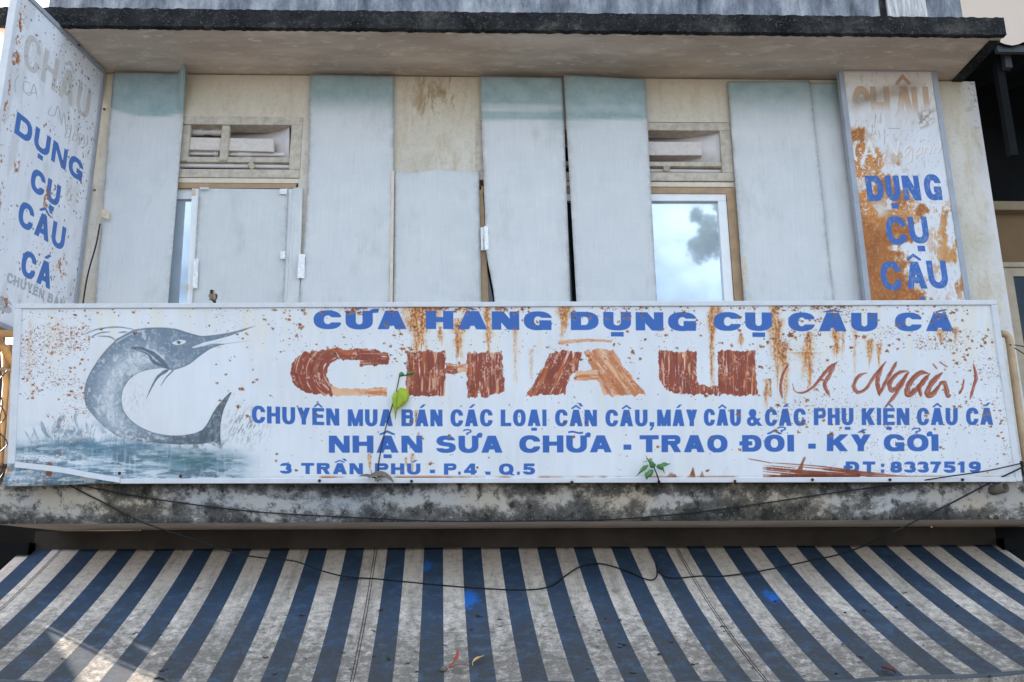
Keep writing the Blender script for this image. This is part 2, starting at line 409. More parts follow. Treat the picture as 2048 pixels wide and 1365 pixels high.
# ---- the long sign board
BLUE = AS(50, 99, 184); RUST_D = AS(112, 56, 34); RUST_M = AS(168, 98, 52); RUST_L = AS(214, 172, 128)
YS_T, YS_B = -1.08, -0.97                               # the board leans out at the top
SG = [at(33, 610, YS_T), at(1989, 602.5, YS_T), at(2041, 963, YS_B), at(17, 967, YS_B)]
def bil(q, u, v): return (q[0] * (1 - u) + q[1] * u) * (1 - v) + (q[3] * (1 - u) + q[2] * u) * v
def paint_main():
    cv = Canvas(3072, 560, [proj(p) for p in SG])
    PX, PY = cv.PX, cv.PY
    base = np.ones((cv.H, cv.W, 3), np.float32) * AS(208, 221, 238).astype(np.float32)
    n = fbm(PX / 160, PY / 90, 4, 3)[..., None]; g = fbm(PX / 9, PY / 60, 3, 8)[..., None]
    base = base * (0.955 + .05 * n + .04 * g)
    cv.img[:] = base
    full = (slice(0, cv.H), slice(0, cv.W))
    yel = sstep(.50, .72, fbm(PX / 14, PY / 130, 3, 21)) * sstep(.45, .7, fbm(PX / 220, PY / 120, 2, 2)) * (1 - sstep(640, 840, PY) * .7)
    cv.pt(full, yel * .22, AS(226, 210, 176))
    # ---- painted billfish and sea
    Z = lambda l: [(x / 3.592, 600 + y / 3.592) for x, y in l]
    SEA, SEAD, GREY, DK, LT = AS(120, 152, 178), AS(84, 112, 134), AS(118, 140, 164), AS(66, 80, 100), AS(178, 198, 218)
    S = cv.sl(20, 830, 520, 966); X, Y = PX[S], PY[S]
    st = fbm(X / 46, Y / 7, 5, 4, .6); top = 864 + 16 * fbm(X / 40, Y * 0 + 1, 3, 9) + np.clip((X - 300) / 220, 0, 1) * 22
    al = sstep(0, 30, Y - top) * sstep(0, 60, 540 - X) * (1 - .7 * sstep(430, 520, X))
    cv.pt(S, al * (.45 + .55 * sstep(.34, .60, st)) * .92, SEA)
    cv.pt(S, al * sstep(.44, .64, fbm(X / 50, Y / 9, 5, 33, .62)) * .9, SEAD)
    cv.pt(S, al * sstep(.56, .64, fbm(X / 30, Y / 5.5, 5, 57, .62)) * .8, AS(206, 220, 234))
    cv.pt(S, sstep(.50, .66, fbm(X / 16, Y / 22, 5, 71, .6)) * np.exp(-((X - 155) / 75) ** 2 - ((Y - 868) / 20) ** 2) * .6, SEAD)
    cv.pt(S, sstep(.48, .62, fbm(X / 12, Y / 12, 5, 88, .62)) * np.exp(-((X - 400) / 80) ** 2 - ((Y - 893) / 14) ** 2) * .75, AS(96, 110, 122))
    cv.pt(S, al * sstep(.56, .64, fbm(X / 5, Y / 30, 4, 97)) * .35, AS(200, 214, 228))
    cv.pt(S, np.exp(-((X - 385) / 70) ** 2 - ((Y - 922) / 18) ** 2) * .75 * (.4 + fbm(X / 20, Y / 8, 4, 3)), AS(70, 110, 124))
    cv.pt(S, np.exp(-((X - 185) / 90) ** 2 - ((Y - 892) / 16) ** 2) * .8 * sstep(.3, .6, fbm(X / 18, Y / 8, 4, 13)), AS(72, 116, 146))
    for i in range(60):                                 # spray
        x = 60 + rng.random() * 190; y = 895 - rng.random() * 25 * (1 - abs(x - 160) / 130); L = 8 + rng.random() * 26
        cv.stroke([(x, y), (x - 3 + rng.random() * 5, y - L * .6), (x + 4, y - L)], .9 + rng.random(), SEAD, .15 + .3 * rng.random(), .5, True, i)
    for l, w in (([(300, 870), (330, 960), (380, 1000)], 9), ([(470, 830), (425, 880), (430, 960)], 9), ([(560, 790), (540, 860), (580, 960)], 4), ([(500, 935), (520, 970)], 14), ([(620, 880), (630, 960)], 3), ([(180, 940), (230, 1030)], 2), ([(240, 920), (280, 1010)], 2)):
        cv.stroke(Z(l), [1, w, w * .6, 1], SEAD, .55, .5); cv.stroke(Z([(x + 12, y + 8) for x, y in l]), [1, w * .5, 1], SEA, .6, .4)
    body = Z([(1838, 188), (1745, 212), (1640, 238), (1560, 252), (1450, 262), (1350, 238), (1260, 212), (1150, 204), (1050, 209), (960, 226), (880, 268), (810, 322), (740, 395), (680, 480), (635, 560), (612, 640), (612, 720), (640, 790), (690, 850), (745, 908), (800, 950), (850, 985), (930, 1005), (1040, 1018), (1150, 1032), (1300, 1040), (1450, 1038), (1540, 1020), (1590, 1050),
              (1582, 960), (1584, 900), (1604, 800), (1640, 710), (1660, 668), (1600, 728), (1545, 800), (1500, 885), (1460, 935), (1400, 962), (1300, 978), (1200, 975), (1100, 955), (1000, 912), (930, 858), (885, 795), (870, 720), (884, 640), (930, 570), (1000, 522), (1080, 500), (1170, 490), (1230, 506), (1290, 490), (1360, 460), (1430, 405), (1510, 350), (1610, 316), (1540, 314), (1460, 328), (1380, 342), (1460, 306), (1540, 288), (1640, 262), (1745, 226)])
    Sb, mb = cv.poly(body, 3); X, Y = PX[Sb], PY[Sb]
    cx, cy = 300, 800; ang = np.arctan2(Y - cy, X - cx); rr = np.hypot(X - cx, Y - cy)
    s1 = fbm(ang * 9, rr / 4, 4, 12, .6); s2 = fbm(X / 22, Y / 22, 4, 41)
    cv.pt(Sb, mb, GREY)
    out = sstep(70, 132, rr) * (Y < 900)                 # dorsal side is painted darker, the inner side paler
    s3 = fbm(ang * 22, rr / 2.2, 4, 63, .62); s4 = vnoise(ang * 60, rr * .5, 3)
    cv.pt(Sb, mb * sstep(.40, .66, s1) * .42, LT)
    cv.pt(Sb, mb * out * (.45 + .4 * sstep(.36, .6, s3)) * .8, AS(94, 114, 138))
    cv.pt(Sb, mb * sstep(.52, .70, s3) * .35, AS(150, 168, 188))
    belly = np.exp(-((rr - 84) / 17) ** 2) * ((X < 330) & (Y < 880))
    cv.pt(Sb, mb * belly * .9 * (.45 + .55 * sstep(.25, .6, s3)), AS(196, 211, 228))
    cv.pt(Sb, mb * np.exp(-((rr - 106) / 12) ** 2) * ((X < 330) & (Y < 880)) * .35, AS(150, 168, 190))
    cv.pt(Sb, mb * ((X > 315) & (Y < 740)) * .55 * sstep(.30, .62, fbm(X / 14, Y / 9, 4, 5)), AS(104, 124, 150))
    cv.pt(Sb, mb * sstep(835, 890, Y) * sstep(.30, .55, fbm(X / 9, Y / 5, 4, 15)) * .75, AS(84, 98, 114))
    cv.pt(Sb, mb * sstep(300, 420, X) * (Y > 800) * sstep(.35, .55, fbm(X / 6, Y / 9, 4, 19)) * .75, AS(78, 88, 100))
    cv.pt(Sb, mb * sstep(.64, .70, fbm(X / 4, Y / 5, 3, 91)) * .35, AS(200, 214, 230))
    cv.pt(Sb, mb * sstep(.62, .72, fbm(X / 9, Y / 12, 3, 37)) * (X < 300) * .6, AS(206, 218, 232))
    o1 = Z([(1838, 188), (1640, 238), (1450, 262), (1350, 238), (1260, 212), (1150, 204), (1050, 209), (960, 226), (880, 268), (810, 322), (740, 395), (680, 480), (635, 560), (612, 640), (612, 720), (640, 790), (690, 850), (745, 908), (790, 945)])
    cv.stroke(o1, [1, 2, 3, 3, 2.5, 2, 2], DK, .55, .35)
    cv.stroke(Z([(1460, 935), (1400, 962), (1300, 978), (1200, 975), (1100, 955), (1000, 912), (930, 858), (885, 795), (870, 720), (884, 640), (930, 570), (1000, 522), (1080, 500), (1170, 490)]), 1.6, DK, .55, .35)
    cv.stroke(Z([(1230, 506), (1290, 490), (1360, 460), (1430, 405), (1510, 350), (1610, 318), (1800, 294)]), [2, 2, 1.5, 1], DK, .6, .35)
    cv.stroke(Z([(1460, 935), (1500, 885), (1545, 800), (1600, 728), (1660, 668), (1640, 710), (1604, 800), (1584, 900), (1586, 1040)]), 2, AS(72, 82, 96), .9, .2)
    for l, w in (([(930, 345), (1050, 358), (1140, 420), (1215, 494)], [2, 6, 9, 8, 4]), ([(935, 346), (1060, 390), (1110, 450), (1215, 494)], [1, 3, 7, 5]), ([(1215, 500), (1140, 550), (1090, 630), (1050, 715)], [7, 5, 3, 1]), ([(1250, 505), (1195, 560), (1155, 622)], [3, 2, 1])):
        cv.stroke(Z(l), w, AS(82, 98, 120), .92, .2)
    cv.stroke(Z([(1380, 343), (1470, 322), (1560, 300), (1640, 278)]), [5, 4, 3, 2], AS(200, 216, 232), .95)
    cv.stroke(Z([(1040, 345), (1120, 375), (1165, 410)]), 2.4, AS(198, 212, 228), .8)
    cv.stroke(Z([(835, 310), (900, 270), (980, 235), (1050, 222)]), 3, AS(202, 216, 230), .75, .3)
    for l in ([(600, 252), (700, 214), (850, 198), (985, 220)], [(640, 275), (720, 240), (800, 232)], [(985, 220), (900, 262), (820, 295)], [(700, 262), (790, 268), (830, 290)], [(850, 238), (920, 232)]):
        cv.stroke(Z(l), [1, 3, 3, 1.5], AS(104, 124, 148), .85, .25)
    cv.stroke(Z([(1245, 312), (1285, 296), (1330, 300), (1285, 318), (1245, 312)]), 4, AS(206, 218, 230), 1, 0, False)
    cv.blob(1284 / 3.592, 600 + 305 / 3.592, 4.2, 3.6, AS(74, 88, 104))
    S = cv.sl(430, 790, 600, 905); X, Y = PX[S], PY[S]   # grey dry-brush speckle right of the tail
    w = np.exp(-((X - 492) / 34) ** 2 - ((Y - 852) / 30) ** 2)
    cv.pt(S, w * sstep(.50, .62, fbm((X + .45 * Y) / 2.6, Y / 9, 4, 29, .65)) * .8, AS(110, 120, 128))
    S = cv.sl(230, 740, 340, 880); X, Y = PX[S], PY[S]
    cv.pt(S, np.exp(-((X - 268) / 26) ** 2 - ((Y - 790) / 40) ** 2) * sstep(.55, .66, fbm(X / 3, Y / 6, 4, 9, .65)) * .35, AS(150, 160, 170))
    # ---- rust runs
    def run(x, y0, y1, w, k):
        S = cv.sl(x - w, y0 - 3, x + w, y1 + 12); X, Y = PX[S], PY[S]
        t = (Y - y0) / (y1 - y0); sn = vnoise(X * .42, Y * .03 + x, 5)
        wv = w * (.22 + .34 * vnoise(Y * .07, Y * 0, x) + .10 * vnoise(Y * .3, Y * 0, x + 4)) * (1.15 - .5 * np.clip(t, 0, 1))
        m = np.exp(-(np.abs(X - x - .25 * w * (vnoise(Y * .035, Y * 0, x) - .5)) / wv) ** 2.4) * (1 - sstep(.30 + .6 * sn, .80 + .5 * sn, t)) * sstep(-.06, .03, t)
        cv.pt(S, m * k * .70, AS(216, 172, 114)); cv.pt(S, m * k * sstep(.34, .62, fbm(X / 2.6, Y / 16, 4, x, .6)) * .8, AS(186, 116, 48))
        cv.pt(S, m * k * sstep(.50, .60, fbm(X / 2.4, Y / 3.6, 4, x + 5, .6)) * (1.05 - .6 * t) * .9, RUST_D)
    for a in ((838, 610, 712, 52, 1), (868, 606, 650, 30, .8), (916, 640, 726, 24, .95), (934, 606, 640, 26, .7), (976, 606, 706, 20, .9), (880, 655, 690, 10, .7), (1000, 606, 632, 18, .7), (1128, 612, 684, 20, .95), (1130, 606, 640, 12, .8), (1424, 606, 790, 13, .9), (1482, 668, 694, 11, .7), (1434, 606, 660, 26, .55), (1549, 606, 740, 22, .8), (1556, 640, 780, 14, .7), (1569, 688, 800, 16, .75),
              (1618, 668, 780, 17, .9), (1606, 706, 760, 12, .6), (1672, 655, 724, 15, .9), (1687, 660, 712, 8, .7), (1740, 680, 732, 10, .8), (1757, 688, 730, 9, .7), (1881, 660, 690, 13, .8), (1911, 655, 690, 7, .5), (1606, 705, 716, 44, .45), (832, 822, 866, 5, .8), (838, 866, 920, 5, .5), (740, 908, 945, 7, .6), (812, 915, 935, 6, .8), (825, 908, 950, 6, .6), (1030, 640, 800, 8, .35), (1062, 700, 780, 8, .3), (1533, 760, 830, 9, .8), (1540, 762, 800, 6, .8),
              (120, 640, 720, 10, .12), (60, 640, 800, 12, .15), (1710, 640, 760, 10, .35)): run(*a)
    # ---- lettering
    B = dict(stem=20.5, bar=10.0, mk=.60)
    for t, x0, x1, y0, y1, c in (('CỬA', 627.5, 813, 658.5, 658.8, 36.5), ('HÀNG', 852, 1103, 659, 660.5, 36.5), ('DỤNG', 1141.5, 1392, 661, 662, 36.5), ('CỤ', 1427, 1543.5, 662, 662.5, 36.5), ('CÂU', 1576, 1755, 662.5, 663, 36.5), ('CÁ', 1789, 1907, 663, 663.5, 36.5)):
        cv.text(t, (x0, y0), (x1, y1), (x0 - .045 * 0, y0 - c), color=BLUE, gap=.17, **B)
    B = dict(stem=9.0, bar=6.6)
    for t, x0, x1, y0, y1, c in (('CHUYÊN', 504, 679, 846, 852, 34), ('MUA', 696, 786, 853, 853, 33.5), ('BÁN', 803, 885, 853, 853, 33.5), ('CÁC', 901, 985, 853, 853, 33.5), ('LOẠI', 1001.5, 1093, 853, 853, 33), ('CẦN', 1110, 1194, 853, 853, 33), ('CÂU', 1211, 1295, 853, 853, 33), (',', 1299, 1308, 853, 853, 33), ('MÁY', 1314, 1394, 853, 853, 33), ('CÂU', 1407, 1482, 852, 852, 33), ('&', 1494, 1521, 852, 852, 33), ('CÁC', 1530, 1611, 852, 852, 34), ('PHỤ', 1627, 1706, 851, 851, 34), ('KIỆN', 1722.5, 1819, 851, 850.5, 34), ('CÂU', 1834, 1915, 850.5, 850.5, 34), ('CÁ', 1931, 1985, 850.5, 850.5, 34)):
        cv.text(t, (x0, y0), (x1, y1), (x0, y0 - c), color=BLUE, gap=.16, **B)
    B = dict(stem=13, bar=8.2)
    for t, x0, x1, y0, y1, c in (('NHẬN', 658, 845, 906, 906, 34), ('SỬA', 872.5, 1005, 906, 906, 34), ('CHỮA', 1038.5, 1223.5, 906, 905, 34), ('-', 1247, 1262.5, 905, 905, 34), ('TRAO', 1279, 1455, 905, 905, 34), ('ĐỔI', 1484, 1588, 904, 903.5, 33.5), ('-', 1616, 1631, 903, 903, 33.5), ('KÝ', 1653, 1741, 903, 903, 33.5), ('GỞI', 1767, 1877, 903, 902.5, 33.5)):
        cv.text(t, (x0, y0), (x1, y1), (x0, y0 - c), color=BLUE, gap=.14, **B)
    B = dict(stem=8.6, bar=5.4)
    for t, x0, x1, y0, y1, c in (('3', 560, 584, 948, 948, 21.5), ('TRẦN', 602.5, 726, 948.5, 949, 22), ('PHÚ', 750, 841, 949, 949.5, 22), ('-', 860, 870, 950, 950, 22), ('P', 888, 913, 950, 950, 22.5), ('.', 916.5, 921.5, 950, 950, 22), ('4', 928, 953.5, 950, 950, 22.5), ('.', 971, 981, 950, 950, 18), ('Q', 998, 1027, 950, 950, 22), ('.', 1034, 1039.5, 950, 950, 22), ('5', 1045.5, 1070, 949.5, 949.5, 22)):
        cv.text(t, (x0, y0), (x1, y1), (x0, y0 - c), color=BLUE, gap=.2, **B)
    B = dict(stem=8.6, bar=6)
    for t, x0, x1 in (('Đ', 1691, 1718), ('T', 1725, 1750), (':', 1761.5, 1768), ('8', 1780, 1803.5), ('3', 1807, 1831), ('3', 1834, 1857), ('7', 1860, 1881.5), ('5', 1886, 1910.5), ('1', 1914.5, 1928.5), ('9', 1937, 1961)):
        cv.text(t, (x0, 946), (x1, 946), (x0, 923.5), color=BLUE, gap=.2, **B)
    # ---- the big brushed name
    BR, BM, BT, BX = AS(136, 66, 50), AS(178, 104, 62), AS(214, 176, 146), AS(116, 54, 42)
    def brush(pts, ang, seed, tone=0.0, arc=None):
        S, m0 = cv.poly(pts, 2); X, Y = PX[S], PY[S]
        S = (slice(max(0, S[0].start - 8), min(cv.H, S[0].stop + 8)), slice(max(0, S[1].start - 8), min(cv.W, S[1].stop + 8)))
        X, Y = PX[S], PY[S]; jk = min(1.0, (max(p[1] for p in pts) - min(p[1] for p in pts)) / 40)
        jx = (vnoise(X * .09, Y * .12, seed) - .5) * 4 + (vnoise(X * .5, Y * .5, seed) - .5) * 1.4; jy = jk * (vnoise(X * .16, Y * .03, seed + 9) - .5) * 7 + jk *  (vnoise(X * .55, Y * .1, seed + 4) - .5) * 3
        xs, ys = X + jx, Y + jy; ins = np.zeros(X.shape, bool)
        for i in range(len(pts)):
            (x0, y0), (x1, y1) = pts[i - 1], pts[i]
            if y0 != y1:
                c = (y0 > ys) != (y1 > ys); ins ^= c & (xs < (x1 - x0) * (ys - y0) / (y1 - y0) + x0)
        m = ins.astype(np.float32)
        if arc: al, ac = np.arctan2(Y - arc[1], X - arc[0]) * 40, np.hypot((X - arc[0]) * .8, Y - arc[1])
        else:
            ca, sa = math.cos(ang), math.sin(ang); al, ac = X * ca + Y * sa, -X * sa + Y * ca
        st = .6 * vnoise(ac * .55, al * .035, seed + 3) + .4 * vnoise(ac * 1.1, al * .09, seed + 7)
        bandn = vnoise(ac * .15, al * .02, seed + 31) * .7 + .3 * vnoise(X * .05, Y * .05, seed)
        cv.pt(S, m * (1 - .6 * sstep(.70, .82, st)), BR if tone < .5 else BT)
        cv.pt(S, m * sstep(.55, .78, bandn + .30 * (st - .5) + tone * .16) * .75, BM)
        cv.pt(S, m * sstep(.62, .74, vnoise(ac * .26, al * .03, seed + 77) * .6 + .4 * st) * .75, BT)
        cv.pt(S, m * sstep(.60, .66, fbm(X / 2.6, Y / 3.4, 3, seed + 3)) * (vnoise(X * .07, Y * .07, seed + 8) > .5) * .7, AS(206, 186, 176))
        cv.pt(S, m * sstep(.60, .78, vnoise(ac * .13, al * .03, seed + 55)) * (.55 - tone * .5), BX)
        cv.pt(S, m * sstep(.70, .78, st) * sstep(.5, .6, vnoise(X * .06, Y * .06, seed)) * .7, AS(214, 212, 214))
    Q = lambda l, o: [(o + x / 3.592, 600 + y / 3.592) for x, y in l]
    V = math.pi / 2
    brush(Q([(560, 345), (955, 370), (952, 470), (750, 476), (745, 430), (600, 430)], 512), 0, 1)
    brush(Q([(600, 430), (545, 455), (515, 500), (508, 560), (530, 610), (575, 640), (560, 690), (440, 680), (330, 650), (270, 590), (243, 530), (255, 460), (310, 400), (440, 365), (560, 345)], 512), 0, 2, 0, (512 + 640 / 3.592, 746))
    brush(Q([(530, 620), (600, 640), (760, 640), (945, 628), (945, 695), (760, 690), (560, 692)], 512), 0, 3, 1)
    brush(Q([(1084, 372), (1360, 375), (1360, 685), (1080, 690)], 512), V, 4)
    brush(Q([(1360, 452), (1455, 462), (1452, 528), (1360, 530)], 512), 0, 5); brush(Q([(1455, 465), (1510, 465), (1510, 522), (1455, 524)], 512), 0, 6, 1)
    brush(Q([(1510, 382), (1765, 372), (1790, 660), (1620, 705), (1605, 640), (1590, 690), (1520, 700)], 512), V, 7)
    brush(Q([(290, 378), (430, 370), (428, 470), (410, 560), (375, 682), (270, 680), (95, 700), (150, 610), (245, 440)], 1024), V + .42, 8)
    brush(Q([(440, 375), (500, 372), (462, 520), (405, 552), (430, 440)], 1024), V + .2, 9)
    brush(Q([(515, 372), (640, 360), (725, 372), (830, 510), (965, 680), (800, 690), (660, 692), (610, 560), (560, 470)], 1024), V - .62, 10, .75)
    brush(Q([(620, 590), (650, 640), (664, 690), (652, 650)], 1024), V - .4, 12); brush(Q([(460, 512), (610, 508), (620, 575), (450, 580)], 1024), 0, 13, 1)
    brush(Q([(330, 293), (520, 282), (715, 290), (710, 306), (520, 304), (340, 322)], 1024), 0, 14, .8)
    brush(Q([(1050, 366), (1325, 368), (1328, 600), (1400, 625), (1480, 620), (1480, 680), (1320, 684), (1160, 672), (1085, 630), (1060, 560)], 1024), V, 15)
    brush(Q([(1474, 368), (1740, 366), (1765, 685), (1490, 684)], 1024), V, 16)
    # ---- the handwritten nickname
    W4 = lambda l: [(1536 + x / 3.592, 600 + y / 3.592) for x, y in l]
    for i, (l, w) in enumerate((([(148, 460), (105, 540), (90, 620), (103, 712)], [3, 6, 6, 5]), ([(176, 598), (190, 655), (250, 668), (330, 620), (420, 510), (500, 445)], [1, 2, 4, 5, 7, 6]), ([(480, 470), (430, 560), (405, 620), (440, 690)], [7, 8, 8, 6]), ([(352, 578), (430, 578)], 3.5),
        ([(708, 525), (650, 550), (615, 620), (640, 665), (700, 640), (770, 540), (845, 445)], [5, 7, 8, 6, 6, 7]), ([(820, 480), (785, 580), (800, 690)], [6, 9, 7]), ([(800, 680), (850, 580), (920, 448)], [5, 8, 7]),
        ([(1000, 512), (930, 530), (872, 600), (890, 655), (950, 600), (1010, 520)], [6, 8, 9, 6]), ([(1005, 520), (950, 620), (900, 700), (838, 775)], [7, 8, 7, 3]), ([(1150, 530), (1080, 530), (1010, 610), (1005, 680), (1070, 640), (1160, 530)], [7, 10, 12, 10, 8]), ([(1150, 545), (1090, 620), (1100, 695)], [9, 9, 6]),
        ([(1250, 525), (1180, 590), (1140, 670), (1180, 680), (1240, 600)], [9, 11, 11, 7]), ([(1225, 610), (1265, 600), (1290, 685), (1310, 680)], [6, 9, 10, 4]), ([(1180, 460), (1212, 498)], 3), ([(1228, 446), (1285, 484)], 3), ([(1405, 568), (1395, 630), (1370, 678)], [3, 4, 5]), ([(1474, 455), (1492, 560), (1470, 640), (1447, 718)], [3, 7, 6, 5]))):
        cv.stroke(W4(l), w, BR, .95, .25, True, i); cv.stroke(W4([(x + 7, y + 3) for x, y in l]), 1.6, BT, .5, .5, True, i + 40)
    # ---- rust pitting
    spots = ((40, 622, 190, 800, 330), (40, 690, 90, 800, 120), (180, 615, 300, 700, 40), (300, 612, 520, 700, 60), (420, 700, 520, 850, 40), (520, 612, 640, 720, 80), (640, 606, 800, 630, 260), (860, 606, 1000, 622, 200), (1180, 606, 1330, 622, 120), (1460, 606, 1700, 622, 200), (990, 606, 1060, 630, 60), (640, 632, 830, 720, 40), (780, 650, 830, 730, 70), (850, 606, 1000, 628, 110), (990, 606, 1140, 720, 75), (1140, 606, 1420, 640, 110), (1200, 670, 1300, 720, 34), (1100, 700, 1320, 800, 34), (1300, 640, 1430, 740, 50), (1420, 606, 1560, 720, 110),
             (1560, 606, 1760, 700, 170), (1700, 610, 1800, 720, 60), (1780, 606, 1990, 700, 330), (1880, 700, 2020, 930, 320), (1960, 700, 2015, 880, 160), (1520, 720, 1750, 830, 60), (1540, 800, 1700, 870, 70), (520, 740, 1980, 945, 330), (520, 640, 1500, 760, 130), (640, 606, 1980, 614, 160))
    k = 0
    for x0, y0, x1, y1, nn in spots:
        for i in range(nn):
            x = x0 + (x1 - x0) * rng.random(); y = y0 + (y1 - y0) * rng.random()
            cl = vnoise(x / 26, y / 26, 7, 3)
            if cl < .38 and rng.random() < .8: continue
            if 185 < x < 430 and 655 < y < 905 and rng.random() < .8: continue
            big = rng.random() ** 4; r = (.65 + 2.0 * big * (.4 + cl)) * (.8 if x < 320 or x > 1780 else 1); k += 1
            cc = (RUST_D, AS(140, 78, 46), AS(120, 84, 66), AS(92, 62, 52))[int(rng.random() * 4)]
            cv.blob(x, y, r * (1.0 + .6 * rng.random()), r * (.65 + .4 * rng.random()), cc, .9, AS(216, 186, 150) if r > 1.5 else None, .28)
            for q in range(int(big * 6 + rng.random() * 1.6)):
                a = rng.random() * 6.28; dd = r * (.8 + 1.3 * rng.random()); cv.blob(x + dd * math.cos(a), y + dd * math.sin(a) * .8, r * .5, r * .4, cc, .85)
    # fine pin-prick specks between the larger pits
    dens = sstep(.42, .62, fbm(PX / 70, PY / 50, 3, 12)) * np.clip(.35 + (PX > 1500) * .5 + (PX < 180) * .8 + (PY < 700) * .35, 0, 1.3) * (1 - ((PX > 190) & (PX < 430)) * .8)
    for sc_, th, col_ in ((2.1, .90, RUST_D), (3.3, .91, AS(150, 92, 60)), (1.6, .93, AS(116, 96, 86))):
        cv.pt(full, sstep(th - .03, th + .03, vnoise(PX / sc_, PY / sc_ * 1.2, sc_ * 31, 7) * (.80 + .22 * dens)) * .85 * (dens > .15), col_)
    # ---- rusty foot of the board
    S = cv.sl(10, 900, 2048, 968); X, Y = PX[S], PY[S]; t = fbm(X / 28, Y / 6, 4, 66)
    edge = 955 + 0 * X
    cv.pt(S, sstep(-5, 1, Y - edge) * sstep(.42, .6, fbm(X / 60, Y * 0, 4, 15)) * (X > 600) * .85, AS(150, 92, 54))
    m = np.exp(-((X - 1372) / 42) ** 2) * sstep(0, 1, (Y - (958 - 34 * vnoise(X / 9, X * 0, 4) ** 2)) / 6)
    cv.pt(S, m * .95, RUST_D); cv.pt(S, m * sstep(.45, .6, t) * .8, AS(206, 150, 100))
    m = ((X > 1525) & (X < 1790)) * sstep(0, 8, (Y - (926 + (X - 1525) * .055))) * sstep(.40, .52, vnoise((Y - (X - 1525) * .09) * .55, X / 60, 8) + .10 * sstep(945, 960, Y)) * (1 - sstep(1690, 1800, X) * .7)
    m = m * sstep(1520, 1570, X + 22 * vnoise(Y * .3, X * .02, 3)); cv.pt(S, m * .95, AS(128, 62, 36)); cv.pt(S, m * sstep(.5, .62, fbm(X / 12, Y / 5, 3, 3)) * .7, RUST_D)
    cv.pt(S, ((X > 1560) & (X < 1720)) * sstep(948, 956, Y + 6 * t) * .9, AS(104, 50, 32))
    for l, w in (([(1586, 958), (1600, 935), (1610, 914)], 5), ([(1596, 958), (1606, 930)], 3), ([(1540, 926), (1650, 934), (1740, 948), (1815, 953)], 2), ([(1545, 940), (1640, 944), (1700, 952)], 2.4), ([(1496, 918), (1545, 927)], 2), ([(100, 925), (102, 938)], 12), ([(96, 944), (108, 946)], 9)):
        cv.stroke(l, w, AS(128, 66, 40), .95, .35)
    cv.pt(S, sstep(40, 18, X) * sstep(.4, .6, t) * .6, AS(150, 96, 60))
    return cv.image('sign_board_paint')

